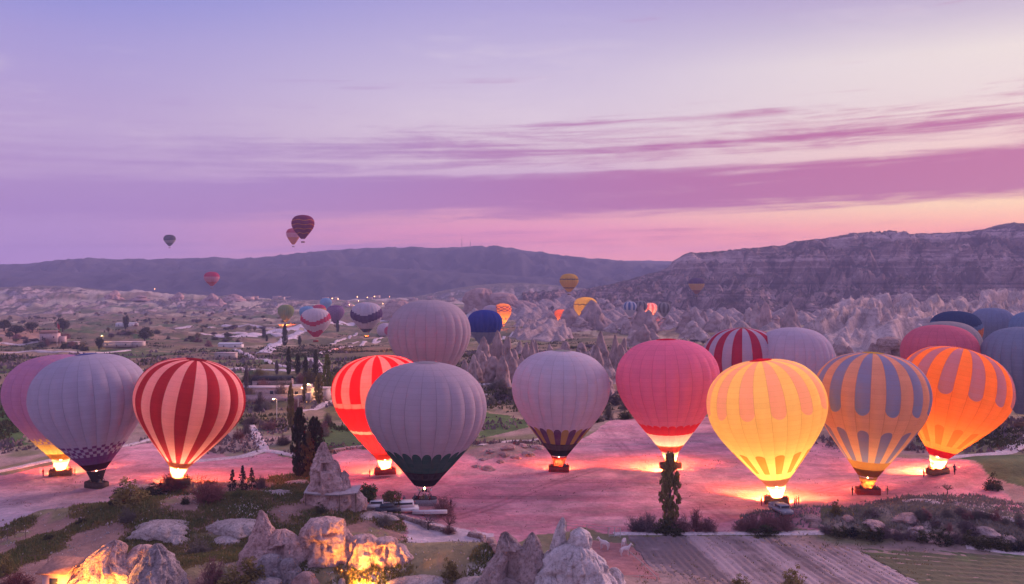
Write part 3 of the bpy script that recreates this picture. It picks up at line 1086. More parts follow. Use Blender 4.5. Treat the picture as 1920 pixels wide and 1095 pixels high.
def rim_mesh():
    w, d, h = 4.4, 1.9, 1.24
    b = MB()
    P = []
    for a in np.linspace(0, 2 * PI, 41):
        c, s_ = math.cos(a), math.sin(a)
        P.append((math.copysign(abs(c) ** .25, c) * w / 2, math.copysign(abs(s_) ** .25, s_) * d / 2, h))
    b.tube(P, .085, 7)
    return b.mesh('rim', True)


def burner_mesh():
    b = MB()
    for sx in (-1, 1):
        for sy in (-1, 1):
            b.tube([(sx * 1.45, sy * .8, 1.2), (sx * .75, sy * .55, 2.55)], .045, 6)
    for sy in (-1, 1): b.tube([(-.75, sy * .55, 2.55), (.75, sy * .55, 2.55)], .05, 6)
    for sx in (-1, 1): b.tube([(sx * .75, -.55, 2.55), (sx * .75, .55, 2.55)], .05, 6)
    for sx in (-.3, .3):
        b.lathe([(.02, 2.45), (.16, 2.45), (.2, 2.6), (.22, 2.85), (.19, 2.9)], 10, (sx, 0, 0))
    return b.mesh('burner', False)


def heat_shield_mesh(sx):
    return MB().box((sx * .95, 0, 2.72), (.75, 1.5, .05)).mesh('heat_shield')


def flame_mesh():
    b = MB()
    b.lathe([(.01, 2.85), (.13, 3.0), (.22, 3.5), (.21, 4.2), (.14, 5.0), (.06, 5.7), (.01, 6.0)], 10)
    return b.mesh('flame', True)


MT['wicker'] = plain('wicker', (.20, .115, .06), .85, .3, 9)
MT['wicker_red'] = plain('wicker_red', (.30, .045, .035), .8, .2, 9)
MT['wicker_dark'] = plain('wicker_dark', (.085, .055, .05), .85, .3, 9)
MT['wicker_pale'] = plain('wicker_pale', (.36, .34, .36), .8, .2, 9)
MT['leather'] = plain('leather', (.07, .035, .025), .6, .2, 6)
MT['nomex'] = plain('nomex', (.66, .60, .52), .8, .06, 4)
FLAME_C = (1.0, .62, .28)      # inside the envelope
GLARE_C = (1.0, .155, .035)      # glare thrown on the ground below the burner


def flame_light(parent, z, power, r=.6, x=0.0, col=FLAME_C, down=False):
    l = bpy.data.lights.new('flame_light', 'SPOT' if down else 'POINT')
    if down:
        l.spot_size = R_(168)
        l.spot_blend = .25
    l.energy = power
    l.color = col
    l.shadow_soft_size = r
    o = bpy.data.objects.new('flame_light', l)
    COL.objects.link(o)
    o.parent = parent
    o.location = (x, 0, z)
    return o


def balloon(label, cx, w, ytop, even, odd=None, bx=None, yb=None, Rm=11.0, N=24, lo=None, crown=None, band=None, rot=0.0, lit=None, basket='wicker', brz=0.3,
            flame=True, ground=True, scoop=None, group='balloons on the launch field', scoop_dir=0.0, basket_on=True, far=False, trans=.42, zadd=0.0, bulge=.05, up=None, glare=0):
    """a hot air balloon: cx, w, ytop measure its envelope and bx, yb its basket in the photograph"""
    bx = cx if bx is None else bx
    d = 2 * Rm * F / w * 1.01
    ztop = CAMZ - (ytop - HZ) * d / F
    up = (1.0 if far else round(.93 + (int(cx * 7 + w * 3) % 10) * .013, 3)) if up is None else up
    if yb is not None:
        zb = CAMZ - (yb - HZ) * d / F
        x = (bx - 960) / F * d
        if ground: zb = max(zb, Hs(x, d) + .02)
        if lo is None:
            lo = ((ztop - zb) / Rm - ZTOP * up - BASKET_DROP) / -ZLOW
            lo = min(1.12, max(.8, lo))
    else:
        lo = 1.0 if lo is None else lo
        zb = ztop - Rm * (ZTOP * up + BASKET_DROP - ZLOW * lo)
        x = (bx - 960) / F * d
        if ground: zb = max(zb, Hs(x, d) + .02)
    zb += zadd
    root = empty('hot_air_balloon', (x, d, zb))
    tag(root, label, 'balloon', group)
    bscale = 1.0 if not far else 1.0
    hb_ = Rm * BASKET_DROP
    lean = math.atan2((cx - bx) * d / F, Rm * (BASKET_DROP - ZLOW * lo))
    env_o = empty('envelope', (0, 0, hb_ * .75), 0, root)
    env_o.rotation_euler = (0, lean, rot)
    env_o.rotation_mode = 'XYZ'
    env_o.rotation_euler = Matrix.Rotation(lean, 3, 'Y').to_euler()
    zc = hb_ * .25 - ZLOW * lo * Rm          # widest point above the hinge
    if far:
        bpy.data.objects.remove(env_o)
        e = obj('envelope', skin_mesh(N, lo, bulge), even, root, (0, 0, 0), None, Rm)
        M = Matrix.Translation((0, 0, hb_ * .75)) @ Matrix.Rotation(lean, 4, 'Y') @ Matrix.Translation((0, 0, zc)) @ Matrix.Rotation(rot, 4, 'Z') @ Matrix.Diagonal((Rm, Rm, Rm, 1))
        e.matrix_local = M
    else:
        gm = gore_mesh(N, lo, bulge, up)
        for k in range(N):
            mt = even if (k % 2 == 0 or odd is None) else odd
            obj('gore', gm, mt, env_o, (0, 0, zc), (0, 0, rot + 2 * PI * (k + .5) / N), Rm)
        # crown (parachute vent) and mouth band
        cr, cz = prof_at(np.array([.93, .965, 1.0]))
        cz = cz * up
        cm = shared(('crown', N, up), lambda: MB().lathe([(cr[0] * 1.0, cz[0] + .006), (cr[1], cz[1] + .009), (cr[2], cz[2] + .011), (.002, cz[2] + .013)], 36).mesh('crown', True))
        if crown: obj('crown', cm, crown, env_o, (0, 0, zc), None, Rm)
        if band:
            q = np.linspace(0, .085, 4)
            br, bz = prof_at(q)
            bm = shared(('band', round(lo, 2)), lambda: MB().lathe([(a_ * 1.012 + .004, float(zlo(b_, lo))) for a_, b_ in zip(br, bz)], 48).mesh('mouth_band', True))
            obj('mouth_band', bm, band, env_o, (0, 0, zc), None, Rm)
        if scoop:
            # fabric scoop hanging below the mouth, open on one side
            th = np.linspace(-2.1, 2.1, 26)
            z1 = ZLOW * lo
            r0, r1 = .168, .092
            tt = np.linspace(0, 1, 5)
            rr = r0 + (r1 - r0) * tt
            zz = z1 - .005 - tt * (.20 - .0)
            V = np.stack([rr[:, None] * np.sin(th) + 0 * tt[:, None], -rr[:, None] * np.cos(th), np.repeat(zz[:, None], 26, 1)], -1).reshape(-1, 3)
            sm = mesh_np('scoop', V, grid_faces(5, 26), True, np.zeros((len(V), 2)) + .5)
            obj('scoop', sm, scoop, env_o, (0, 0, zc), (0, 0, scoop_dir), Rm)
    if basket_on:
        if far:
            bk_ = obj('basket', shared('fbasket', lambda: MB().box((0, 0, .6), (3.6, 1.8, 1.2)).box((0, 0, 1.25), (3.75, 1.95, .14)).mesh('basket')), MT[basket], root, None, (0, 0, brz))
        else:
            bk_ = obj('basket', shared('basket', basket_mesh), MT[basket], root, None, (0, 0, brz))
            obj('rim', shared('rim', rim_mesh), MT['leather'], bk_)
            bn = obj('burner', shared('burner', burner_mesh), MT['metal_dark'], root, None, (0, 0, brz))
            for sx in (-1, 1):
                obj('heat_shield', shared(('hs', sx), lambda: heat_shield_mesh(sx)), MT['metal_pale'], bn)
            if flame:
                obj('flame', shared('flame', flame_mesh), MT['flame'], bn, None, None, (1, 1, flame if isinstance(flame, float) else 1.0)) if flame is True else \
                    obj('flame', shared('flame', flame_mesh), MT['flame'], bn, (0, 0, 2.85 * (1 - flame)), None, (.55, .55, flame))
            # steel cables from the frame to the mouth
            cb = MB()
            for k in range(12):
                a_ = 2 * PI * k / 12
                p0 = Vector((math.copysign(.75, math.cos(a_)), math.copysign(.55, math.sin(a_)), 2.55))
                q = Matrix.Rotation(lean, 3, 'Y') @ Vector((.165 * Rm * math.cos(a_), .165 * Rm * math.sin(a_), zc + ZLOW * lo * Rm)) + Vector((0, 0, hb_ * .75))
                cb.tube([p0, p0.lerp(q, .5), q], .02, 4)
            tag(cb.build('cable', MT['metal_dark'], root), kind='stuff')
    if lit:
        lowp, highp, zin = lit
        if glare: flame_light(root, 3.3, glare, .35, col=(1.0, .45, .16))
        if lowp: flame_light(root, 3.1, lowp * 42.0, .35, down=True, col=GLARE_C)
        if highp:
            q = Matrix.Rotation(lean, 3, 'Y') @ Vector((0, 0, hb_ * .25 + zin * Rm)) + Vector((0, 0, hb_ * .75))
            o = flame_light(root, 0, highp, .9)
            o.location = q
    root['d'] = d
    return root


# colours as the cloth itself has them
c_grey = (.52, .50, .54); c_lav = (.60, .56, .64); c_white = (.78, .75, .76); c_blue = (.26, .32, .52); c_pink = (.80, .40, .46)
c_red = (.62, .035, .05); c_dred = (.35, .03, .045); c_yel = (.88, .60, .22); c_pch = (.88, .50, .36); c_org = (.90, .34, .10); c_green = (.03, .12, .09)
c_navy = (.07, .10, .25); c_mauve = (.38, .27, .40); c_purple = (.12, .05, .14); c_black = (.035, .03, .035); c_gold = (.45, .34, .08)
FW = fabric((.85, .72, .52))
FPALE = fabric(c_white)
FBLACK = fabric(c_black, (), .15)
ROOTS = {}
B = balloon
ROOTS['b1'] = B('mauve balloon with glowing amber hem, half hidden behind the grey-blue balloon at the far left', 112, 192, 665,
                fabric((.44, .25, .44), (((.85, .55, .12), 'checker', .0, .235, 2, 34), ((.85, .55, .12), 'band', 0, .17))), bx=114, yb=894, band=fabric((.85, .52, .12)), scoop=FW,
                lit=(2600, 1800, .22), scoop_dir=.2, Rm=10.9)
ROOTS['b2'] = B('grey-blue balloon with a purple checkered hem beside the red and pink striped balloon', 166, 208, 663,
                fabric((.50, .48, .58), (((.20, .06, .22), 'checker', .135, .245, 2, 36), ((.20, .06, .22), 'band', 0, .14))), bx=181, yb=917, band=fabric((.10, .02, .04)), scoop=FBLACK,
                crown=fabric((.13, .18, .50)), flame=.28, basket='wicker_dark', brz=-.35)
ROOTS['b3'] = B('balloon with dark red and pink vertical stripes, its foot glowing behind bushes', 361, 199, 671,
                fabric(c_dred), fabric((.80, .36, .38)), bx=334, yb=908, Rm=10.3, band=fabric(c_yel), scoop=FW, crown=fabric(c_dred), lit=(3600, 3000, .36), glare=4200, rot=.1)
ROOTS['b4'] = B('bright red glowing balloon with pink stripes and bands, behind the grey balloon with green hem', 710, 177, 666,
                fabric((.70, .02, .03), (((.80, .30, .28), 'band', .535, .58), ((.80, .30, .28), 'band', .275, .305))),
                fabric((.72, .02, .03), (((.82, .30, .32), 'band', .58, 1.1), ((.80, .30, .28), 'band', .535, .58), ((.80, .30, .28), 'band', .275, .305))),
                bx=722, yb=889, Rm=10.0, band=fabric(c_org), scoop=FW, basket='wicker_red', lit=(3400, 9500, .75), scoop_dir=.0)
ROOTS['b5'] = B('large grey-lilac balloon with a dark green scalloped hem', 800, 225, 679,
                fabric((.52, .46, .53), ((c_green, 'up', .325, .075), (c_black, 'band', 0, .135))), bx=796, yb=962, band=FBLACK, basket='wicker_pale', flame=.15, brz=.05, crown=fabric((.48, .47, .52)))
ROOTS['b6'] = B('plain grey-mauve balloon hovering behind the balloon with green hem', 805, 154, 562, fabric((.50, .44, .50)), flame=False, ground=False)
ROOTS['b7'] = B('pale grey balloon with gold and plum tabs above a black hem, red basket below', 1052, 183, 657,
                fabric((.64, .60, .68), ((c_gold, 'up', .29, .05), (c_black, 'band', 0, .13))), fabric((.64, .60, .68), ((c_purple, 'up', .29, .05), (c_black, 'band', 0, .13))),
                bx=1048, yb=884, Rm=10.6, band=FBLACK, basket='wicker_red', scoop=fabric((.25, .03, .03)), flame=.55, crown=fabric((.45, .48, .42)), lit=(900, 0, 0), brz=-.1)
ROOTS['b8'] = B('pink balloon with a glowing white and red hem above the tall poplar', 1251, 192, 636,
                fabric((.74, .24, .40), (((.75, .03, .05), 'up', .265, .03), ((.90, .78, .72), 'band', .05, .17))), bx=1257, yb=878, band=fabric((.85, .40, .2)), scoop=FW,
                crown=fabric((.75, .02, .08)), lit=(5600, 1500, .26), rot=.05)
ROOTS['b9'] = B('balloon with crimson and pale lilac vertical stripes behind the yellow balloon', 1392, 148, 629,
                fabric((.55, .05, .10)), fabric((.60, .52, .62)), flame=False, crown=fabric((.55, .3, .25)))
ROOTS['b10'] = B('plain lavender balloon rising behind the yellow and the blue striped balloons', 1487, 150, 617, fabric((.60, .54, .64)), flame=False)
ROOTS['b11'] = B('bright yellow glowing balloon with peach tabs and a red crown', 1433, 218, 673,
                 fabric((.90, .68, .24), ()), fabric((.90, .68, .24), (((.86, .46, .34), 'down', .60, .06), ((.50, .24, .04), 'tab', .12, .30, .03))),
                 bx=1456, yb=949, Rm=10.8, band=fabric((.80, .42, .42)), scoop=FW, crown=fabric((.75, .02, .06)), lit=(9500, 5600, .66), glare=5000, scoop_dir=-.3, rot=.06, brz=-.2)
ROOTS['b12'] = B('orange balloon with blue tabs hanging from the crown and rising from the hem', 1635, 206, 661,
                 fabric((.78, .40, .26), (((.45, .2, .04), 'band', 0, .13),)), fabric((.78, .40, .26), (((.24, .30, .52), 'down', .52, .06), ((.22, .22, .44), 'up', .40, .05), ((.45, .2, .04), 'band', 0, .13))),
                 bx=1627, yb=938, Rm=10.65, band=fabric((.40, .2, .05)), scoop=fabric((.35, .2, .08)), crown=fabric((.80, .55, .10)), flame=.2, basket='wicker_red', rot=.12, brz=-.12, lit=(250, 2200, .55))
ROOTS['b13'] = B('glowing orange balloon with mauve tabs leaning at the right edge of the launch field', 1797, 199, 648,
                 fabric((.90, .27, .06)), fabric((.90, .27, .06), (((.36, .22, .34), 'down', .585, .06), ((.55, .16, .03), 'tab', .12, .30, .03))),
                 bx=1758, yb=921, Rm=11.0, band=fabric((.72, .03, .07)), scoop=FW, crown=fabric((.80, .2, .06)), lit=(4600, 4800, .66), rot=.02, zadd=0.0)
gr = 'balloons inflating behind the launch field'
ROOTS['b14'] = B('rose pink balloon top rising behind the leaning orange balloon', 1762, 136, 609, fabric((.72, .22, .30)), flame=False, group=gr, Rm=10.5)
ROOTS['b15'] = B('grey ribbed balloon tucked behind the rose pink balloon', 1775, 122, 611, fabric((.42, .38, .40)), flame=False, group=gr)
ROOTS['b16'] = B('dark blue balloon with stepped orange and red lower half', 1792, 92, 583,
                 fabric((.045, .09, .20), (((.16, .28, .45), 'zig', .62, .70, .12, 6), ((.78, .24, .08), 'zig', .2, .62, .12, 6), ((.40, .03, .08), 'zig', -.2, .40, .12, 6))), far=True, flame=False, group=gr)
ROOTS['b17'] = B('slate blue ribbed balloon beside the dark blue and orange one', 1860, 76, 577, fabric((.26, .31, .46)), far=True, flame=False, group=gr, bulge=.06)
ROOTS['b18'] = B('large slate blue balloon cut by the right edge of the picture', 1918, 147, 614, fabric((.30, .34, .46)), flame=False, group=gr)
ROOTS['b19'] = B('blue balloon peeking in at the right edge above the slate blue ones', 1938, 82, 584, fabric((.22, .32, .50)), far=True, flame=False, group=gr, bulge=.06)

gf = 'balloons far down the valley'
ROOTS['b20'] = B('olive green balloon with a burning flame above a poplar', 536, 30, 575, fabric((.26, .34, .09)), yb=610, far=True, group=gf, lit=(2500, 0, 0), lo=1.0)
ROOTS['b21'] = B('light blue balloon half hidden behind the red zigzag balloon, on its left', 576, 29, 574, fabric((.20, .42, .62)), yb=610, far=True, group=gf)
ROOTS['b22'] = B('white balloon with stepped red zigzag bands', 592, 56, 580, fabric((.66, .62, .66), (((.58, .03, .10), 'zig', .40, .57, .30, 6), ((.58, .03, .10), 'zig', -.3, .18, .12, 3))), yb=641, far=True, group=gf, basket='wicker_red')
ROOTS['b23'] = B('red and yellow banded balloon crown peeking over the red zigzag balloon', 598, 27, 573, fabric((.60, .05, .10), (((.80, .42, .10), 'band', .62, .78),)), yb=606, far=True, group=gf)
ROOTS['b23b'] = B('light blue balloon half hidden behind the red zigzag balloon, on its right', 611, 22, 574, fabric((.24, .45, .64)), yb=602, far=True, group=gf)
ROOTS['b24'] = B('plum balloon with fine wavy stripes beside the red zigzag balloon', 629, 33, 572, fabric((.22, .10, .24), (((.42, .28, .42), 'checker', .1, .9, 1, 24),)), yb=612, far=True, group=gf)
ROOTS['b25'] = B('white balloon with a stepped dark purple belt', 687, 59, 569, fabric((.60, .56, .64), (((.10, .05, .16), 'zig', .32, .60, .24, 6), ((.05, .05, .08), 'band', 0, .14))), yb=633, far=True, group=gf, lit=(900, 0, 0))
ROOTS['b26'] = B('royal blue ribbed balloon rising behind the rock spires', 909, 64, 592, fabric((.035, .07, .36), (((.40, .40, .46), 'band', 0, .42),)), far=True, group=gf, bulge=.09, N=20, lo=1.0)
ROOTS['b27'] = B('pale grey balloon crown behind the royal blue balloon', 889, 42, 587, fabric((.58, .56, .62)), far=True, group=gf)
ROOTS['b29'] = B('balloon with lilac top and crimson belt beside the glowing orange one', 921, 33, 572, fabric((.56, .50, .58), (((.45, .02, .08), 'band', .25, .58),)), yb=612, far=True, group=gf)
ROOTS['b30'] = B('glowing orange balloon with plum windows printed round its top', 943, 33, 569, fabric((.90, .36, .08), (((.25, .05, .10), 'checker', .58, .88, 1, 13), ((.25, .05, .10), 'checker', .2, .30, 1, 9))), yb=613, far=True, group=gf, lit=(600, 8000, .8), N=16)
ROOTS['b31'] = B('golden yellow balloon with dark wavy belts drifting over the badlands', 1067, 35, 513, fabric((.72, .46, .08), (((.07, .07, .05), 'wave', .70, .75, .012, 3.1), ((.10, .08, .05), 'wave', .20, .26, .008, 3.1))), yb=553, far=True, group=gf, ground=False)
ROOTS['b32'] = B('glowing yellow balloon half hidden behind a twin rock spire', 1098, 44, 557, fabric((.85, .55, .08), (((.07, .07, .05), 'wave', .70, .74, .012, 3.1),)), yb=609, Rm=15.0, far=True, group=gf, lit=(100, 4500, .85))
ROOTS['b33'] = B('small orange glowing balloon between two rock spires', 1051, 23, 580, fabric((.85, .24, .08)), Rm=8.0, ground=False, far=True, group=gf, lit=(50, 3000, .8))
ROOTS['b35'] = B('white balloon with blue vertical stripes among the spires', 1181, 26, 565, fabric((.62, .62, .68), (((.07, .16, .40), 'oddband', .45, .95),)), Rm=8.0, ground=False, far=True, group=gf, N=16)
ROOTS['b36'] = B('grey balloon with dark stripes right of the blue striped balloon', 1201, 25, 564, fabric((.36, .34, .36), (((.13, .12, .13), 'oddband', .3, .95),)), Rm=8.0, ground=False, far=True, group=gf, N=16)
ROOTS['b37'] = B('pink glowing balloon with pale stripes among the spires', 1220, 24, 568, fabric((.80, .22, .22), (((.78, .60, .60), 'oddband', .3, 1.0),)), Rm=8.0, ground=False, far=True, group=gf, lit=(50, 4000, .8), N=16)
ROOTS['b38'] = B('grey striped balloon right of the pink glowing one', 1245, 25, 567, fabric((.34, .33, .33), (((.16, .14, .15), 'oddband', .3, .95),)), Rm=8.0, ground=False, far=True, group=gf, N=16)
ROOTS['b39'] = B('balloon with purple top and yellow lower half drifting below the mesa', 1306, 29, 521, fabric((.66, .42, .12), (((.08, .05, .18), 'band', .66, 1.1), ((.3, .12, .06), 'band', 0, .25))), yb=556, far=True, group=gf, ground=False)
gs = 'balloons high in the sky'
ROOTS['b40'] = B('small grey balloon with a dark top high over the far hills', 318, 21.5, 440, fabric((.42, .40, .38), (((.08, .07, .07), 'zig', .66, 1.2, -.16, 12), ((.14, .15, .10), 'band', 0, .30))), yb=465, far=True, group=gs, ground=False)
ROOTS['b41'] = B('red topped balloon with pink belt and orange foot hanging before the blue hills', 397, 28, 510, fabric((.68, .36, .42), (((.55, .02, .10), 'band', .70, 1.1), ((.60, .10, .05), 'band', 0, .34))), yb=541, far=True, group=gs, ground=False)
ROOTS['b42'] = B('maroon balloon with thin orange wavy lines high in the sky', 568, 42, 403, fabric((.26, .03, .10), tuple(((.75, .26, .05), 'wave', q, q + .028, .02, 1.3) for q in (.22, .40, .58, .76))), yb=455, far=True, group=gs, ground=False, Rm=11)
ROOTS['b43'] = B('pink and orange balloon just behind the maroon balloon in the sky', 550, 26, 426, fabric((.72, .38, .44), (((.55, .05, .10), 'band', .68, 1.1), ((.70, .26, .04), 'band', 0, .42))), yb=463, far=True, group=gs, ground=False)


# envelopes lying on the ground, still being filled with air
def lying(label, px, py, L, ang, mat, flat=.72, tip=.0, group=gf, N=24):
    p = G(px, py)
    e = obj('hot_air_balloon', skin_mesh(N, 1.0), mat)
    M = Matrix.Translation((p.x, p.y, p.z + L * flat * .62)) @ Matrix.Diagonal((1, 1, flat, 1)) @ Matrix.Rotation(ang, 4, 'Z') @ Matrix.Rotation(PI / 2 + tip, 4, 'Y') @ Matrix.Diagonal((L, L, L, 1))
    e.matrix_world = M
    return tag(e, label, 'balloon', group)


lying('white half-filled balloon lying on the ground beside the grey-mauve balloon', 722, 628, 9.5, 2.2, fabric((.66, .56, .62), (((.55, .06, .12), 'band', 0, .25),)), .9)
lying('patchwork red and plum half-filled balloon lying left of the lilac topped one', 880, 604, 9.0, .4, fabric((.20, .08, .12), (((.75, .25, .08), 'wave', .55, .6, .05, 2.0), ((.75, .25, .08), 'wave', .3, .34, .05, 2.0))), .8)
lying('plum half-filled balloon lying behind the pale grey crown', 905, 602, 9.0, -.2, fabric((.17, .08, .13), (((.75, .25, .08), 'wave', .68, .72, .05, 2.0),)), .8)
lying('dark blue half-filled balloon lying flat among the spires', 1144, 601, 9.5, .0, fabric((.06, .07, .26)), .62)

# ================================================================== ROCKS
def rock_part(mb, c, h, r, seed, shape='cone', n=76, m=52, sx=1.0, sy=1.0, bend=(0, 0), flute=.12, amp=.16, caves=(), tipr=.06, sink=1.0, nf=7):
    """one weathered body of tuff. caves: (azimuth in radians from the camera side, height fraction, half width m, half height m, depth m)"""
    t = np.linspace(0, 1, m)
    if shape == 'cone': pr = (1 - t) ** .85 * (1 - tipr) + tipr * np.sqrt(np.clip(1 - t, 0, 1))
    elif shape == 'needle': pr = np.interp(t, [0, .2, .45, .7, .88, .96, 1], [1, .80, .62, .44, .27, .15, 0])
    elif shape == 'cap': pr = np.interp(t, [0, .3, .55, .66, .70, .76, .9, 1], [1, .7, .5, .40, .52, .50, .25, 0])
    elif shape == 'dome': pr = np.sqrt(np.clip(1 - t ** 2.2, 0, 1))
    elif shape == 'block': pr = np.interp(t, [0, .5, .8, .93, 1], [1, .95, .82, .6, 0])
    elif shape == 'tooth': pr = np.interp(t, [0, .25, .5, .75, .9, 1], [1, .92, .74, .46, .24, 0])
    th = np.linspace(0, 2 * PI, n, endpoint=False)
    T, A = np.meshgrid(t, th, indexing='ij')
    rr = r * np.repeat(pr[:, None], n, 1)
    cx, sy_ = np.sin(A), -np.cos(A)
    nx, ny, nz_ = cx * 1.6, sy_ * 1.6, T * h / r * 1.3
    f1 = fbm(nx + seed * 7.1, ny - seed * 3.3, nz_ * .8, 4, seed, .42)
    fl = np.abs(np.sin(A * nf / 2 + 1.9 * fbm(nx * .7, ny * .7, nz_ * .7 + seed, 2, seed + 3) + seed))
    rr = rr * (1 + amp * f1 + 1.7 * flute * ((1 - fl) - .36) * (1 - T * .45)) + .05 * r * fbm(nx * 4, ny * 4, nz_ * 4 + seed, 3, seed + 7) * (pr[:, None] > .02)
    ck = fbm(nx * 1.1 + 5 + seed, ny * 1.1, nz_ * .55, 3, seed + 11)
    rr = rr - .06 * r * np.exp(-(ck / .05) ** 2) * (pr[:, None] > .1)
    rr = rr + .05 * r * (1 - 2 * np.abs(fbm(nx * 2.2, ny * 2.2 + seed, nz_ * 1.6, 3, seed + 13)))* (pr[:, None] > .05)
    X, Y = rr * cx * sx, rr * sy_ * sy
    Z = T * (h + sink) - sink
    for (a0, hf, hw, hh, dep) in caves:
        da = (A - a0 + PI) % (2 * PI) - PI
        w = np.clip(1.5 - np.abs(da * rr) / hw * 1.0, 0, 1)
        v = np.clip(1.5 - np.abs(Z - hf * h) / hh, 0, 1)
        k = np.clip(np.minimum(w, v) * 2.0, 0, 1)
        X = X - cx * dep * k * np.sign(1)
        Y = Y - sy_ * dep * k
    X = X + bend[0] * T ** 1.5 + .12 * r * fbm(T * 3 + seed, T * 0, 0, 2, seed)
    Y = Y + bend[1] * T ** 1.5
    mb.add(np.stack([X + c[0], Y + c[1], Z + c[2]], -1).reshape(-1, 3), grid_faces(m, n, True))
    return mb


# --- big single rocks of the foreground; positions are where they stand on the hill
def big_rock(name, label, px, py, parts, mat, cat='rock', group=None, dz=0.0):
    p = G(px, py)
    sc = .80 if (py > 1030 and px < 800) else 1.0
    mb = MB()
    for q in parts:
        q = dict(q)
        rock_part(mb, (q.pop('x', 0), q.pop('y', 0), q.pop('z', 0)), **q)
    o = mb.build(name, mat, None, True, loc=(p.x, p.y, p.z + dz), scale=sc)
    return tag(o, label, cat, group)


gfc = 'fairy chimneys of the foreground'
big_rock('fairy_chimney', 'tall pale fairy chimney with a cave window, porch roof at its foot', 618, 945,
         [dict(x=-1.2, h=10.4, r=4.0, seed=3, shape='cone', bend=(.2, 0), amp=.20, flute=.2, sy=.8, n=110, m=80, caves=[(.35, .60, .55, .5, 1.6), (-.45, .42, .8, 1.0, .7)], nf=5),
          dict(x=2.2, y=.3, h=5.6, r=2.8, seed=9, shape='cone', amp=.26, flute=.2, n=70, m=50, nf=6), dict(x=4.4, y=.2, h=2.6, r=1.8, seed=12, shape='tooth', amp=.25), dict(x=.6, y=1.2, h=7.2, r=2.6, seed=15, shape='tooth', amp=.2)],
         MT['tuff_warm'], 'rock', gfc)
big_rock('fairy_chimney', 'pointed pinkish fairy chimney with square cut openings, broad at the base', 520, 1052,
         [dict(x=-2.0, h=8.6, r=3.7, seed=21, shape='cone', amp=.14, flute=.12, n=110, m=80, bend=(-.7, 0), tipr=.03, caves=[(.75, .27, .5, .55, 1.4)]),
          dict(x=1.0, y=.2, h=5.2, r=4.0, seed=23, shape='dome', amp=.18, flute=.1, n=110, m=70, caves=[(.05, .42, .62, .75, 1.7), (-.32, .40, .5, .55, .8)]), dict(x=-3.6, y=-.6, h=4.6, r=2.4, seed=27, shape='tooth', amp=.2)],
         MT['tuff_warm'], 'rock', gfc)
big_rock('boulder', 'cracked grey block of tuff leaning below the pointed pink chimney', 520, 1082,
         [dict(x=-1.0, h=3.8, r=2.1, seed=31, shape='block', amp=.2), dict(x=1.8, y=-.2, h=3.2, r=1.7, seed=33, shape='block', amp=.2)], MT['tuff_mottled'], 'rock')
big_rock('boulder', 'rounded rusty boulder at the bottom edge under the pink chimney', 572, 1112, [dict(h=3.4, r=2.5, seed=35, shape='dome', amp=.12)], MT['tuff_red'], 'rock')
big_rock('boulder', 'smooth bluish slab in front of the cracked grey block', 498, 1112, [dict(h=2.4, r=2.4, seed=37, shape='block', amp=.08, sx=1.25)], MT['tuff_mottled'], 'rock')
big_rock('fairy_chimney', 'large grey mottled cone of rock at the bottom edge, left of the pink chimney', 296, 1116,
         [dict(h=8.2, r=4.6, seed=41, shape='tooth', amp=.14, flute=.1, n=110, m=80, bend=(-.3, 0)), dict(x=-2.0, y=-2.2, h=4.2, r=2.4, seed=43, shape='cone', amp=.1)], MT['tuff_mottled'], 'rock', gfc)
lit_rock = big_rock('rock_outcrop', 'outcrop floodlit orange above the small hut in the bottom left corner', 215, 1098,
         [dict(x=-.2, h=7.4, r=4.6, seed=51, shape='tooth', amp=.26, flute=.2, n=110, m=80, sx=1.15), dict(x=-4.2, y=.5, h=4.0, r=4.0, seed=53, shape='cone', amp=.24, n=90, m=60, sx=1.3), dict(x=3.6, y=2.0, h=6.0, r=3.6, seed=55, shape='dome', amp=.22)],
         MT['tuff_warm'], 'rock')
big_rock('rock_outcrop', 'domed outcrop with a cave wall floodlit bright orange', 612, 1040,
         [dict(h=6.4, r=3.5, seed=61, shape='block', amp=.2, n=110, m=80, sx=1.15, caves=[(.5, .62, 1.0, .22, .8), (-.25, .25, 1.6, 1.2, .9)]), dict(x=-2.6, y=.8, h=3.4, r=2.2, seed=63, shape='dome', amp=.2), dict(x=3.0, y=.6, h=3.6, r=2.0, seed=65, shape='dome', amp=.24)],
         MT['tuff_warm'], 'rock')
big_rock('rock_outcrop', 'low broken cliff running right from the floodlit cave wall', 708, 1045,
         [dict(x=-2.0, h=3.9, r=2.6, seed=71, shape='block', amp=.26), dict(x=1.2, y=.3, h=3.3, r=2.5, seed=73, shape='block', amp=.26, caves=[(.0, .4, .35, .8, .9)]), dict(x=3.6, y=.2, h=2.2, r=1.9, seed=75, shape='dome', amp=.25)], MT['tuff_warm'], 'rock')
big_rock('fairy_chimney', 'twin peaked grey rock with a dark cave mouth at the bottom edge', 972, 1118,
         [dict(x=-1.5, h=8.2, r=3.7, seed=81, shape='tooth', amp=.12, n=120, m=90, tipr=.05, caves=[(.34, .50, 1.25, 1.3, 2.6)]), dict(x=1.7, y=.5, h=8.0, r=2.8, seed=83, shape='tooth', amp=.12, n=80, m=60)], MT['tuff'], 'rock', gfc)
big_rock('boulder', 'round boulder lying in the dark cave mouth of the twin peaked rock', 985, 1126, [dict(h=2.6, r=1.4, seed=85, shape='dome', amp=.1), dict(x=-3.0, h=2.2, r=1.2, seed=86, shape='dome', amp=.2)], MT['tuff'], 'rock')
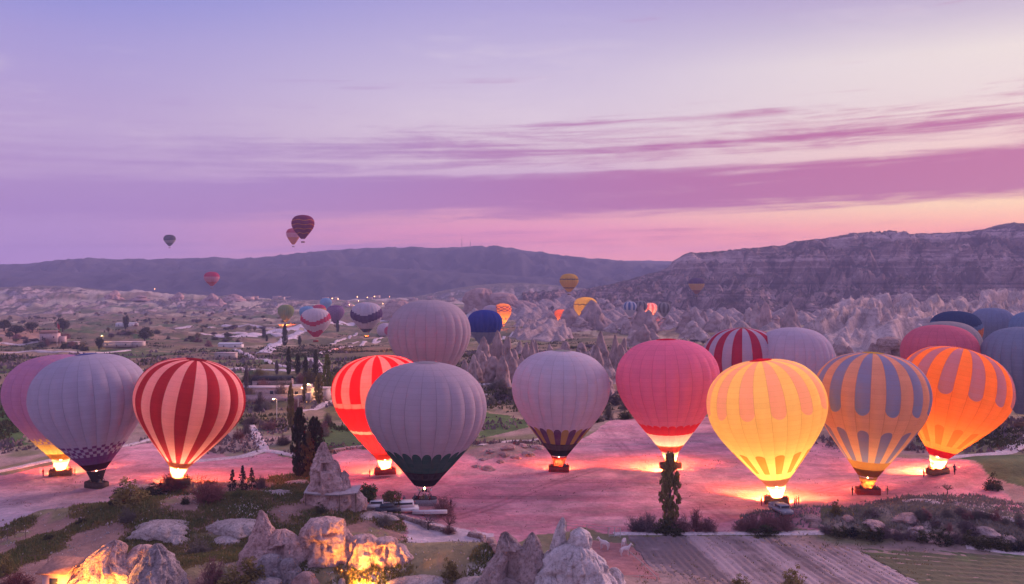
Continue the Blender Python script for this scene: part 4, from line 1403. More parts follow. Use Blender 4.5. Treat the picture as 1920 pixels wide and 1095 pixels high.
big_rock('rock_outcrop', 'white and rust mottled outcrop with a hooked spire, right of the twin peaks', 1068, 1112,
         [dict(x=-1.3, y=1.0, h=9.4, r=1.9, seed=91, shape='needle', amp=.16, bend=(.5, 0)), dict(x=1.3, y=.6, h=8.2, r=1.9, seed=93, shape='block', amp=.2), dict(x=.4, h=6.4, r=4.4, seed=95, shape='dome', amp=.24, n=100, m=70), dict(x=3.2, y=-.5, h=5.2, r=2.6, seed=97, shape='dome', amp=.2), dict(x=-2.6, y=-1.8, h=3.0, r=2.6, seed=98, shape='dome', amp=.15)],
         MT['tuff_pale'], 'rock')
big_rock('boulder', 'small pale boulder in front of the red corral', 1152, 1108, [dict(h=3.0, r=1.6, seed=99, shape='dome', amp=.2)], MT['tuff_pale'], 'rock')
big_rock('boulder', 'slim upright stone between the mottled outcrop and the corral', 1126, 1106, [dict(h=2.8, r=.8, seed=101, shape='tooth', amp=.2)], MT['tuff_pale'], 'rock')
for i, (px, py, h, r, sx, lab) in enumerate([(306, 990, 2.6, 5.4, 1.3, 'smooth white tuff dome above the grey mottled cone'), (440, 988, 2.6, 5.2, 1.25, 'smooth white tuff dome left of the pointed pink chimney'),
                                             (262, 912, 1.0, 3.4, 1.6, 'low white slab behind the olive bush'), (430, 1010, 1.2, 3.2, 1.2, 'small white ledge below the white domes'),
                                             (560, 905, 1.0, 4.0, 1.5, 'flat white shelf left of the tall pale chimney'), (510, 925, .9, 5.0, 1.5, 'long white shelf on the turf below the dark poplars'),
                                             (790, 1092, 2.2, 5.6, 1.5, 'broad white tuff slope at the bottom edge near the leafy sapling'), (690, 965, .9, 3.4, 1.8, 'pale flat terrace beside the tall pale chimney'),
                                             (890, 1098, 2.6, 4.0, 1.2, 'dark crusted white slope left of the twin peaked rock'), (330, 1012, 1.6, 2.6, 1.2, 'white ledge under the rusty gully'),
                                             (642, 1092, 1.6, 1.6, .7, 'narrow white rib of rock in the turf')]):
    big_rock('rock_dome', lab, px, py, [dict(h=h * .42, r=r * .62, seed=140 + i * 3, shape='dome', amp=.34, flute=.12, sx=sx, sink=.8)], MT['dome'], 'rock', 'white tuff domes')

# --- spires of the middle distance: prototypes and copies
protos = []
for i, (sh, r, am, fl) in enumerate([('cone', .38, .14, .16), ('needle', .34, .16, .14), ('tooth', .32, .16, .18), ('cone', .46, .18, .2), ('cap', .34, .14, .12), ('tooth', .4, .2, .2), ('needle', .26, .14, .1), ('dome', .36, .22, .25)]):
    mb = MB()
    rock_part(mb, (0, 0, 0), h=1.0, r=r, seed=200 + i * 5, shape=sh, n=30, m=24, amp=am, flute=fl, sink=.12, nf=5 + i % 3)
    if i in (1, 3, 5):
        rock_part(mb, (r * .7, .05, 0), h=.62, r=r * .6, seed=300 + i, shape='cone', n=20, m=16, amp=am, flute=fl, sink=.12)
    protos.append(mb.mesh('rock_spire', True))


def spire(px, py, hpx, wpx, lab, grp, mat='tuff_far', k=None, rz=None):
    p = G(px, py)
    s = p.y / F
    h = hpx * s
    k = random.choice([0, 0, 2, 2, 3, 3, 4, 5, 5, 7, 1]) if k is None else k
    rp = [.38, .34, .32, .46, .34, .4, .26, .36][k]
    w = wpx * s / (2 * rp) * 1.25
    h *= random.uniform(.7, 1.0)
    o = obj('rock_spire', protos[k], MT[mat], None, (p.x, p.y, p.z), (random.uniform(-.05, .05), random.uniform(-.05, .05), random.uniform(0, 6.28) if rz is None else rz), (w, w * random.uniform(.8, 1.1), h))
    return tag(o, lab, 'rock', grp)


random.seed(11)
ORD = 'leftmost second third fourth fifth sixth seventh eighth ninth tenth eleventh twelfth thirteenth fourteenth fifteenth sixteenth seventeenth eighteenth nineteenth twentieth'.split()


def ordered(rows_):
    '''number the members of each visual row from left to right'''
    out = []
    for rn, lst in rows_:
        for i, q in enumerate(sorted(lst)):
            out.append((*q, f"{ORD[i]}{' from left' if i else ''} {rn}"))
    return out


def by_rows(lst, cuts, names):
    return ordered([(nm, [q for q in lst if lo_ <= q[1] < hi_]) for nm, lo_, hi_ in zip(names, cuts[1:], cuts[:-1])])


g1 = 'rock spires crowded behind the launch field'
l1 = 'grey-brown rock spire in the crowded cluster behind the launch field'
# nearest cluster, left of the pale grey balloon and behind the royal blue one
L_1 = [(886, 718, 62, 26), (905, 712, 78, 30), (925, 716, 70, 30), (942, 722, 72, 30), (960, 716, 66, 30), (978, 712, 60, 26), (995, 706, 70, 26), (908, 690, 66, 26),
                     (932, 688, 82, 26), (952, 694, 64, 24), (873, 712, 40, 22), (1012, 700, 56, 22), (1030, 694, 52, 20), (1048, 690, 48, 22), (1066, 686, 46, 20), (965, 690, 50, 20), (985, 684, 52, 20), (1005, 680, 44, 18),
                     (1085, 690, 44, 22), (1104, 694, 50, 24), (1122, 700, 56, 26), (1140, 716, 56, 30), (1128, 676, 62, 26), (1152, 690, 74, 28), (1112, 676, 40, 18), (1135, 738, 46, 34), (1165, 700, 60, 26), (1170, 676, 52, 22),
                     (1090, 668, 36, 16), (1060, 668, 34, 16), (1030, 668, 34, 14), (1000, 662, 30, 14), (948, 668, 36, 16), (975, 664, 34, 14)]
for px, py, h, w, lab in by_rows(L_1, [800, 705, 682, 0], ['spire in the nearest row behind the launch field', 'spire in the middle row behind the launch field', 'spire in the farthest row behind the launch field']):
    spire(px, py, h, w, lab, g1, random.choice(['tuff_far', 'tuff_far', 'tuff']))
spire(905, 672, 44, 24, 'pointed spire standing before the left half of the royal blue balloon', None, 'tuff', 0)
spire(929, 676, 52, 20, 'pinkish rounded spire before the right half of the royal blue balloon', None, 'tuff_red', 2)
g2 = 'rock spires beyond the track'
l2 = 'weathered rock spire standing on the flat beyond the crowded cluster'
L_2 = [(1030, 616, 42, 36), (1068, 618, 52, 44), (1085, 620, 30, 40), (1110, 618, 66, 44), (1128, 616, 34, 40), (1148, 622, 22, 24), (1188, 620, 40, 26), (1200, 622, 54, 30), (1215, 622, 44, 32), (1236, 618, 36, 30), (1252, 616, 34, 30),
                     (1176, 624, 28, 20), (1285, 622, 44, 34), (1302, 620, 56, 30), (1320, 620, 50, 34), (1340, 622, 40, 30), (1205, 650, 60, 36), (1220, 646, 40, 28), (1190, 648, 36, 26), (1360, 628, 44, 28), (1296, 634, 40, 34), (1312, 640, 34, 30)]
for px, py, h, w, lab in by_rows(L_2, [800, 621, 0], ['spire in the front row on the flat beyond the track', 'spire in the back row on the flat beyond the track']):
    spire(px, py, h, w, lab, g2, random.choice(['tuff_far', 'tuff']))
spire(1109, 616, 60, 22, 'dark twin needle spire in front of the glowing yellow balloon', None, 'tuff_red', 6)
g3 = 'rock spires at the foot of the white ridge'
l3 = 'brown rock spire at the foot of the white ridge'
L_3 = [(1340, 690, 46, 30), (1322, 682, 40, 26), (1358, 680, 44, 26), (1375, 684, 38, 26), (1392, 676, 46, 30), (1410, 672, 44, 28), (1428, 668, 40, 26), (1300, 676, 36, 24), (1405, 612, 44, 28), (1420, 614, 56, 26), (1436, 614, 50, 26), (1452, 616, 34, 24),
                     (1395, 640, 30, 24), (1372, 640, 34, 26), (1575, 686, 46, 30), (1592, 684, 36, 24), (1560, 690, 34, 26), (1612, 682, 30, 22), (1640, 688, 30, 26), (1625, 684, 26, 20), (1565, 672, 40, 22),
                     (1690, 630, 34, 22), (1720, 626, 40, 26), (1738, 628, 36, 24), (1270, 672, 30, 20), (1285, 662, 30, 20), (1250, 664, 30, 20), (1440, 690, 28, 24)]
for px, py, h, w, lab in by_rows(L_3, [800, 677, 650, 0], ['brown spire in the front row below the white ridge', 'brown spire in the middle row below the white ridge', 'brown spire in the back row beside the white ridge']):
    spire(px, py, h, w, lab, g3, random.choice(['tuff_far', 'tuff_red', 'tuff']))
spire(1480, 620, 62, 34, 'broad conical brown spire standing before the white ridge', None, 'tuff_far', 3)
big_rock('rock_house', 'carved reddish rock house with dark doorways behind the blue and orange striped balloon', 1668, 690, [dict(h=16, r=7.5, seed=401, shape='block', amp=.2, n=90, m=60, caves=[(.1, .4, 1.6, 2.4, 3.5), (.7, .45, 1.0, 1.5, 2.5)]), dict(x=-8, h=13, r=5.5, seed=403, shape='tooth', amp=.2)], MT['tuff_red'], 'rock')
# lone dark crags far left of centre
big_rock('crag', 'dark crag standing above the plain behind the grey-mauve balloon', 752, 600, [dict(h=32, r=36, seed=411, shape='tooth', amp=.22, n=70, m=50), dict(x=-22, h=18, r=24, seed=412, shape='dome', amp=.25)], MT['tuff_red'], 'rock')
big_rock('crag', 'rugged castle-like crag below the pale cliffs', 898, 585, [dict(h=42, r=24, seed=414, shape='block', amp=.22, n=70, m=50), dict(x=36, h=34, r=30, seed=415, shape='block', amp=.28, n=70, m=50), dict(x=70, h=20, r=26, seed=416, shape='dome', amp=.28)], MT['tuff_red'], 'rock')
gcr = 'small crags on the far plain'
lcr = 'small hazy crag far off on the valley plain'
for px, py, h, w, lab in ordered([('small hazy crag on the far valley plain', [(215, 560, 22, 26), (335, 564, 22, 22), (396, 572, 24, 36), (440, 566, 18, 36), (652, 574, 14, 20), (262, 562, 10, 30), (735, 578, 22, 24)])]):
    spire(px, py, h, w, lab, gcr, 'tuff_red')
# boulders of the stony bank behind the pale grey balloon
gbk = 'boulders on the stony bank'
for i, (px, py) in enumerate([(905, 862), (922, 846), (938, 866), (955, 840), (968, 858), (980, 836), (990, 852), (930, 830), (1008, 840), (895, 876), (915, 880), (945, 852), (1300, 985), (1675, 998), (1720, 990), (1780, 1002), (1640, 985), (1850, 998), (1700, 972), (1590, 972), (1890, 1010), (1748, 1010), (1530, 985), (1520, 972)]):
    if i == 12: continue
    p = G(px, py)
    lab = 'weathered boulder on the stony bank left of the pale grey balloon' if i < 12 else 'weathered boulder on the scrubby bank above the crop field'
    s = random.uniform(.9, 2.2)
    o = obj('boulder', shared(('bould', i % 4), lambda: rock_part(MB(), (0, 0, 0), h=.7, r=1.0, seed=500 + i, shape='dome', n=24, m=16, amp=.3, sink=.3).mesh('boulder', True)), MT[random.choice(['tuff', 'tuff_warm', 'tuff_red'])], None, p, (0, 0, random.uniform(0, 6)), (s * 1.1, s * .8, s * .6))
    tag(o, lab, 'rock', gbk if i < 12 else 'boulders on the scrubby bank')

# ================================================================== PLANTS
def leaf_mat(name, a, b_, trans=.25, red=None):
    m = bpy.data.materials.new(name)
    m.use_nodes = True
    t = m.node_tree
    for n in list(t.nodes): t.nodes.remove(n)
    oi = t.nodes.new('ShaderNodeObjectInfo')
    tcn = t.nodes.new('ShaderNodeTexCoord')
    n = noise_tex(t, tcn.outputs['Object'], 6.0, 4, .6)
    a, b_ = tuple(q * 1.3 for q in a), tuple(q * 1.3 for q in b_)
    c = ramp(t, (n * .8 + E(t, oi.outputs['Random']) * .3 - .05).clamp(), [(.3, a), (.7, b_)])
    d = t.nodes.new('ShaderNodeBsdfDiffuse')
    tr = t.nodes.new('ShaderNodeBsdfTranslucent')
    mx = t.nodes.new('ShaderNodeMixShader')
    mx.inputs[0].default_value = trans
    o = t.nodes.new('ShaderNodeOutputMaterial')
    t.links.new(c, d.inputs[0]); t.links.new(c, tr.inputs[0])
    t.links.new(d.outputs[0], mx.inputs[1]); t.links.new(tr.outputs[0], mx.inputs[2])
    t.links.new(mx.outputs[0], o.inputs[0])
    return m


LM = {'dark': leaf_mat('leaf_dark', (.030, .034, .018), (.075, .075, .035)), 'green': leaf_mat('leaf_green', (.06, .08, .025), (.145, .155, .058)), 'olive': leaf_mat('leaf_olive', (.10, .082, .03), (.21, .17, .065)),
      'conifer': leaf_mat('needle', (.012, .017, .016), (.03, .036, .032)), 'rust': leaf_mat('leaf_rust', (.12, .04, .04), (.24, .10, .095)), 'twig': leaf_mat('twig_grey', (.075, .058, .06), (.17, .13, .14), .1),
      'sage': leaf_mat('leaf_sage', (.10, .095, .08), (.21, .19, .17)), 'white': leaf_mat('leaf_blossom', (.45, .38, .40), (.7, .62, .62)), 'twig_red': leaf_mat('twig_red', (.13, .06, .06), (.25, .13, .13), .1)}
MT['bark'] = plain('bark', (.10, .075, .06), .95, .3, 8)


def leaf_cloud(C, rad, per, size, r, squash=1.0, up=.0):
    """quads scattered round clump centres"""
    n = len(C) * per
    cen = np.repeat(C, per, 0)
    rd = np.repeat(np.broadcast_to(rad, (len(C),)), per)
    dv = r.normal(size=(n, 3))
    dv /= np.linalg.norm(dv, axis=1)[:, None]
    dv *= (r.random(n) ** .45 * rd)[:, None]
    dv[:, 2] *= squash
    P = cen + dv
    a = r.normal(size=(n, 3)); a[:, 2] += up; a /= np.linalg.norm(a, axis=1)[:, None]
    b_ = np.cross(a, r.normal(size=(n, 3))); b_ /= np.linalg.norm(b_, axis=1)[:, None] + 1e-9
    s = size * r.uniform(.55, 1.35, n)[:, None]
    V = np.stack([P - a * s, P + b_ * s * .62, P + a * s, P - b_ * s * .62], 1).reshape(-1, 3)
    return V, np.arange(4 * n).reshape(-1, 4)


def twig_cloud(mb, base, tips, r, w0, kinks=4, sag=.12):
    for tp in tips:
        t_ = np.linspace(0, 1, kinks + 1)[:, None]
        P = base * (1 - t_) + tp * t_
        L = np.linalg.norm(tp - base)
        P[1:] += r.normal(size=(kinks, 3)) * L * .05 * t_[1:]
        mb.tube(P, w0 * (1 - .8 * t_[:, 0]), 3)


def proto_tree(kind, seed):
    """unit tree: height 1, crown width 1 -> (trunk mesh, crown mesh)"""
    r = np.random.default_rng(seed)
    tb = MB()
    if kind == 'poplar':
        tb.tube([(0, 0, -.04), (.01, 0, .3), (0, .01, .7), (0, 0, .93)], [.075, .06, .035, .01], 6)
        n = 260
        z = r.uniform(.04, .98, n)
        prof = np.interp(z, [.05, .15, .4, .75, .9, 1], [.25, .36, .42, .34, .2, .06])
        a = r.uniform(0, 6.28, n)
        q = r.random(n) ** .5
        C = np.stack([np.cos(a) * prof * q, np.sin(a) * prof * q, z], 1)
        C[:, :2] *= 1.05
        V, Fc = leaf_cloud(C, r.uniform(.045, .085, n), 32, .028, r, .62, .9)
        for k in range(0, n, 9): tb.tube([(0, 0, max(0.05, C[k, 2] - .16)), tuple(C[k])], [.02, .006], 4)
    elif kind == 'round':
        tb.tube([(0, 0, -.05), (.02, 0, .18), (0, .02, .42)], [.055, .045, .03], 6)
        n = 60
        dv = r.normal(size=(n, 3)); dv /= np.linalg.norm(dv, axis=1)[:, None]
        C = dv * (r.random(n) ** .35)[:, None] * np.array([.40, .40, .36]) + np.array([0, 0, .56])
        C[:, :2] *= r.uniform(.85, 1.15)
        V, Fc = leaf_cloud(C, r.uniform(.09, .17, n), 40, .034, r, .85)
        for k in range(0, n, 3): tb.tube([(0, 0, .2), tuple(C[k] * np.array([.5, .5, .75])), tuple(C[k])], [.03, .016, .005], 4)
    elif kind == 'bush':
        for k in range(5): tb.tube([(0, 0, -.05), (r.uniform(-.2, .2), r.uniform(-.2, .2), .5)], [.03, .01], 4)
        n = 60
        dv = r.normal(size=(n, 3)); dv /= np.linalg.norm(dv, axis=1)[:, None]
        dv[:, 2] = np.abs(dv[:, 2])
        C = dv * (r.random(n) ** .35)[:, None] * np.array([.43, .43, .82])
        C[:, 2] = C[:, 2] * (1 + .25 * r.normal(size=n)) * .95
        V, Fc = leaf_cloud(C, r.uniform(.08, .16, n), 34, .036, r)
    elif kind == 'conifer':
        tb.tube([(0, 0, -.05), (0, 0, .5), (0, 0, .95)], [.05, .035, .008], 6)
        n = 70
        z = r.uniform(.06, .98, n)
        a = r.uniform(0, 6.28, n)
        rr = (1.02 - z) * .44 * r.uniform(.4, 1, n)
        C = np.stack([np.cos(a) * rr, np.sin(a) * rr, z - rr * .12], 1)
        V, Fc = leaf_cloud(C, .07 + .05 * (1 - z), 30, .026, r, .5)
    elif kind in ('bare', 'barebush'):
        mb = MB()
        if kind == 'bare':
            tb.tube([(0, 0, -.04), (.02, .0, .18), (-.01, .01, .34)], [.04, .032, .026], 6)
            o = np.array([0, 0, .32])
            tips = r.normal(size=(16, 3)); tips /= np.linalg.norm(tips, axis=1)[:, None]
            tips[:, 2] = np.abs(tips[:, 2]) * .8 + .25
            tips = o + tips * np.array([.42, .42, .52]) * r.uniform(.7, 1.1, (16, 1))
            twig_cloud(mb, o, tips, r, .018, 4)
            sub = []
            for tp in tips:
                for _ in range(9):
                    f = r.uniform(.4, .95)
                    s0 = o * (1 - f) + tp * f
                    e0 = s0 + r.normal(size=3) * np.array([.10, .10, .08]) + np.array([0, 0, .05])
                    mb.tube([s0, (s0 + e0) / 2 + r.normal(size=3) * .01, e0], [.007, .005, .002], 3)
        else:
            o = np.array([0, 0, -.05])
            k = 80
            a = r.uniform(0, 6.28, k)
            e_ = np.arccos(r.uniform(.05, 1, k))
            tips = np.stack([np.cos(a) * np.sin(e_) * .48, np.sin(a) * np.sin(e_) * .48, np.cos(e_) * .92], 1) * r.uniform(.75, 1.08, (k, 1))
            tb.tube([(0, 0, -.05), (.02, 0, .2)], [.03, .02], 5)
            twig_cloud(mb, o, tips, r, .012, 4)
            for tp in tips:
                for _ in range(13):
                    f = r.uniform(.45, 1.0)
                    s0 = o * (1 - f) + tp * f
                    e0 = s0 + r.normal(size=3) * np.array([.07, .07, .07]) + np.array([0, 0, .04])
                    mb.tube([s0, e0], [.0065, .003], 3)
        return tb.mesh('trunk', True), mesh_np('crown', np.concatenate(mb.V), np.concatenate(mb.F), False)
    return tb.mesh('trunk', True), mesh_np('crown', V, Fc, False)


PT = {}
for kd in ('poplar', 'round', 'bush', 'conifer', 'bare', 'barebush'):
    PT[kd] = [proto_tree(kd, 600 + 31 * i + len(kd)) for i in range(3)]
_tc = [0]


def tree(kind, px, py, hpx, wpx, leaf, label, cat='tree', group=None, name=None, sink=.0, bark=None):
    p = G(px, py)
    s = p.y / F
    _tc[0] += 1
    tm, cm = PT[kind][_tc[0] % 3]
    root = empty(name or {'poplar': 'poplar_tree', 'round': 'leafy_tree', 'bush': 'bush', 'conifer': 'conifer', 'bare': 'bare_tree', 'barebush': 'bare_bush'}[kind], (p.x, p.y, p.z - sink), random.uniform(0, 6.28))
    tag(root, label, cat, group)
    sc = (wpx * s, wpx * s, hpx * s)
    root.scale = sc
    obj('trunk', tm, bark or MT['bark'], root)
    obj('crown', cm, LM[leaf], root)
    return root


random.seed(5)
T = tree
# --- trees one can point at
T('poplar', 561, 894, 128, 36, 'dark', 'tall thin dark poplar left of the tall pale chimney')
T('poplar', 590, 890, 108, 42, 'dark', 'bushy dark poplar touching the tall pale chimney')
T('poplar', 577, 893, 84, 34, 'olive', 'shorter olive poplar between the two dark poplars')
T('poplar', 1256, 988, 138, 46, 'olive', 'ragged tall poplar standing in front of the pink balloon')
T('bush', 246, 948, 52, 74, 'olive', 'large olive bush between the grey-blue and the striped balloon', 'bush')
T('bush', 228, 945, 34, 50, 'dark', 'dark low bush at the left foot of the large olive bush', 'bush')
T('barebush', 388, 938, 52, 74, 'rust', 'large round reddish bush right of the striped balloon', 'bush')
T('barebush', 322, 918, 40, 62, 'rust', 'reddish bush right under the striped balloon, lit by its flame', 'bush')
T('bush', 290, 930, 20, 60, 'dark', 'flat dark hedge bush below the striped balloon', 'bush')
T('bush', 348, 944, 17, 20, 'dark', 'small dark green bush left of the reddish bush', 'bush')
T('conifer', 436, 924, 44, 26, 'conifer', 'left dark conifer of the three beside the reddish bush')
T('conifer', 455, 921, 48, 28, 'conifer', 'middle dark conifer of the three beside the reddish bush')
T('conifer', 472, 916, 40, 24, 'conifer', 'right dark conifer of the three beside the reddish bush')
T('bush', 445, 932, 16, 26, 'green', 'small green bush below the three conifers', 'bush')
T('barebush', 490, 916, 26, 30, 'twig', 'grey twiggy bush right of the conifers', 'bush')
T('round', 689, 950, 46, 44, 'green', 'round green tree right of the tall pale chimney')
T('round', 735, 958, 42, 46, 'olive', 'spreading brownish tree left of the green hemmed balloon')
T('barebush', 832, 966, 40, 52, 'twig_red', 'round leafless purple bush beside the basket of the green hemmed balloon', 'bush')
T('bare', 803, 993, 38, 56, 'twig', 'leafless spreading tree on the low wall below the green hemmed balloon')
T('bare', 842, 998, 44, 40, 'twig_red', 'leafless reddish tree at the end of the low wall')
T('barebush', 842, 1000, 18, 34, 'twig_red', 'brushwood heap under the leafless reddish tree', 'bush')
T('bare', 891, 1008, 20, 26, 'white', 'small whitish blossoming tree at the bend of the low wall')
T('barebush', 722, 985, 26, 34, 'sage', 'sage green shrub on the shoulder above the floodlit wall', 'bush')
T('bush', 845, 1088, 40, 40, 'olive', 'leafy sapling at the bottom edge left of the twin peaked rock', 'tree', name='sapling')
T('bush', 217, 1100, 48, 74, 'dark', 'dark leafy bush in front of the floodlit outcrop', 'bush')
T('bush', 452, 1112, 66, 100, 'olive', 'big olive tree crown at the bottom edge left of the boulders', 'tree', name='leafy_tree')
T('barebush', 398, 1100, 60, 60, 'twig_red', 'leafless pinkish bush behind the grey mottled cone', 'bush')
T('barebush', 372, 1040, 40, 50, 'sage', 'grey sage bush above the rust coloured gully', 'bush')
T('bush', 6, 1078, 38, 40, 'olive', 'yellowish bush at the left edge', 'bush')
T('barebush', 30, 1105, 34, 80, 'rust', 'rust coloured brush in the bottom left corner', 'bush')
T('barebush', 238, 978, 34, 40, 'sage', 'grey-green shrub left of the white domes', 'bush')
T('bush', 152, 982, 12, 24, 'dark', 'dark low bush on the grassy bank at left', 'bush')
T('bush', 92, 1012, 10, 26, 'dark', 'dark flat bush below the grassy bank at left', 'bush')
T('bush', 602, 960, 16, 26, 'dark', 'dark bush under the porch roof of the chimney', 'bush')
T('bush', 1392, 1106, 28, 44, 'olive', 'small olive bush at the bottom edge in the ploughed field', 'bush')
T('bush', 1488, 1112, 46, 56, 'olive', 'larger olive bush at the bottom edge in the ploughed field', 'bush')
T('bush', 1862, 918, 30, 36, 'dark', 'round dark bush on the grassy slope at the far right', 'bush')
T('bare', 1776, 926, 24, 26, 'dark', 'small dark tree beside the basket of the leaning orange balloon')
T('bush', 1568, 965, 26, 24, 'olive', 'small olive tree right of the yellow balloon basket', 'tree', name='leafy_tree')
gp = 'bushes round the tall poplar'
for px, py, h, w, lf, lab in [(1192, 994, 30, 46, 'twig', 'leftmost grey bush in the clump round the tall poplar'), (1215, 996, 42, 50, 'twig', 'grey bush second from left in the clump round the tall poplar'), (1240, 998, 26, 44, 'dark', 'dark bush at the left foot of the tall poplar'),
                              (1278, 996, 38, 46, 'twig_red', 'purple bush just right of the tall poplar'), (1306, 995, 52, 34, 'twig_red', 'tallest purple bush right of the tall poplar'), (1328, 996, 28, 44, 'twig_red', 'rightmost purple bush in the clump round the tall poplar'),
                              (1258, 1000, 22, 60, 'dark', 'low dark bush in front of the tall poplar')]:
    T('barebush' if 'twig' in lf else 'bush', px, py, h, w, lf, lab, 'bush', gp)
gy_ = 'bushes below the yellow balloon'
for px, py, h, w, lf, lab in [(1392, 994, 24, 44, 'twig_red', 'leftmost purple bush below the yellow balloon'), (1412, 996, 40, 46, 'twig_red', 'second purple bush from the left below the yellow balloon'), (1440, 994, 44, 50, 'twig_red', 'middle purple bush below the yellow balloon'),
                              (1470, 994, 36, 46, 'twig_red', 'rightmost purple bush below the yellow balloon'), (1430, 999, 16, 70, 'dark', 'flat dark bush in front of the purple bushes below the yellow balloon')]:
    T('barebush' if 'twig' in lf else 'bush', px, py, h, w, lf, lab, 'bush', gy_)
gh = 'dark hedge bushes along the crop field'
for i, px in enumerate(range(1552, 1930, 22)):
    py = 1000 + (px - 1540) * .082 + random.uniform(-3, 3)
    nth = 'first second third fourth fifth sixth seventh eighth ninth tenth eleventh twelfth thirteenth fourteenth fifteenth sixteenth seventeenth eighteenth'.split()[i]
    kd, lf = random.choice([('bush', 'dark'), ('bush', 'dark'), ('barebush', 'twig'), ('bush', 'conifer')])
    T(kd, px, py, random.uniform(16, 28), random.uniform(28, 44), lf, f'{nth} bush from the left in the dark hedge along the crop field', 'bush', gh)
gb = 'leafless bushes on the scrubby bank'
for i in range(26):
    px, py = random.uniform(1600, 1925), random.uniform(955, 1002)
    T(random.choice(['barebush', 'barebush', 'bush']), px, py, random.uniform(10, 24), random.uniform(16, 36), random.choice(['twig', 'twig_red', 'sage', 'twig']), 'low scrubby bush on the bank behind the hedge of the crop field', 'bush', gb)
# poplars and trees of the middle distance
gm = 'poplars of the middle distance'
for px, py, h, w, lf, lab in [(613, 742, 78, 20, 'green', 'tallest green poplar, left of the bright red balloon'), (541, 702, 50, 12, 'dark', 'dark poplar left of the river bend'), (558, 702, 38, 12, 'dark', 'short dark poplar right of the river bend'),
                              (573, 708, 40, 12, 'dark', 'dark poplar in the middle of the row by the lit house'), (592, 704, 48, 12, 'dark', 'dark poplar just left of the tallest green poplar'), (598, 756, 56, 20, 'olive', 'olive poplar in front of the lit house'),
                              (571, 756, 50, 10, 'olive', 'thin olive poplar beside the lamp of the lit house'), (534, 648, 40, 13, 'dark', 'poplar directly under the olive green balloon'), (495, 632, 16, 9, 'dark', 'small stubby poplar left of the river bed'),
                              (633, 622, 22, 8, 'dark', 'small far poplar right of the red zigzag balloon'), (519, 702, 26, 9, 'twig', 'leafless poplar at the compound wall'), (462, 745, 60, 10, 'twig', 'leafless poplar touching the striped balloon'), (562, 646, 16, 8, 'dark', 'tiny poplar on the river bank'),
                              (545, 800, 80, 16, 'olive', 'sparse poplar above the two dark poplars'), (500, 640, 12, 6, 'dark', 'tiny dark poplar beside the stubby poplar')]:
    T('poplar', px, py, h, w, lf, lab, 'tree', gm)
gd_ = 'dark trees round the farm'
for px, py, h, w, lf, lab in [(118, 622, 27, 32, 'dark', 'big dark tree behind the farmhouse'), (186, 658, 28, 20, 'dark', 'dark tree left of the long shed'), (236, 622, 34, 14, 'dark', 'dark slender tree above the shed'), (272, 640, 28, 32, 'dark', 'big dark tree right of the long shed'),
                              (60, 622, 20, 32, 'dark', 'dark tree left of the farmhouse'), (30, 628, 20, 36, 'dark', 'dark tree at the far left below the pink field'), (8, 620, 22, 30, 'dark', 'dark tree at the left edge below the pink field'), (122, 642, 18, 26, 'rust', 'red bush in front of the lit farmhouse')]:
    T('round', px, py, h, w, lf, lab, 'tree', gd_)
gs_ = 'bushes dotted over the left valley'
for i in range(120):
    hl = i % 10                                             # hedgerows between the fields
    a0, b0 = [(0, 640), (20, 600), (60, 652), (150, 590), (200, 628), (260, 606), (330, 640), (300, 590), (380, 618), (420, 600)][hl]
    t_ = random.uniform(0, 1)
    px, py = a0 + t_ * 130 + random.gauss(0, 12), b0 + (t_ - .5) * random.choice([-8, 10]) + random.gauss(0, 3)
    py = min(max(py, 576), 658)
    h = 3 + (py - 575) * .10
    kd = random.choice(['round', 'bush', 'barebush', 'round', 'bush'])
    T(kd, px, py, h * random.uniform(.6, 1.5), h * random.uniform(.9, 2.4), random.choice(['dark', 'dark', 'twig', 'olive', 'green', 'twig_red']), 'small dark bush in the hedgerows of the left half of the valley', 'bush', gs_, name='bush')
gs2 = 'leafless bushes by the tracks left of the red balloon'
for i in range(34):
    px, py = random.uniform(440, 640), random.uniform(705, 850)
    if in_poly(np.array([U(px, py)[0]]), np.array([U(px, py)[1]]), FIELD)[0]: continue
    T('barebush', px, py, random.uniform(14, 34), random.uniform(20, 44), random.choice(['twig', 'twig', 'sage', 'twig_red', 'olive']), 'grey leafless bush among the tracks between striped and red balloons', 'bush', gs2)
gs3 = 'grey bushes behind the pale grey balloon'
for i in range(22):
    px, py = random.choice([(random.uniform(1105, 1180), random.uniform(752, 800)), (random.uniform(870, 1000), random.uniform(725, 760))])
    T(random.choice(['barebush', 'bush']), px, py, random.uniform(14, 30), random.uniform(22, 44), random.choice(['twig', 'dark', 'sage']), 'grey scrub bush on the slope behind the pale grey balloon', 'bush', gs3)
gs4 = 'dark scrub between the spires'
for i in range(70):
    px, py = random.uniform(860, 1780), random.uniform(640, 720)
    T('round', px, py, random.uniform(5, 12), random.uniform(10, 26), random.choice(['dark', 'dark', 'green', 'twig']), 'dark scrub bush between the rock spires and under the white ridge', 'bush', gs4, name='bush')


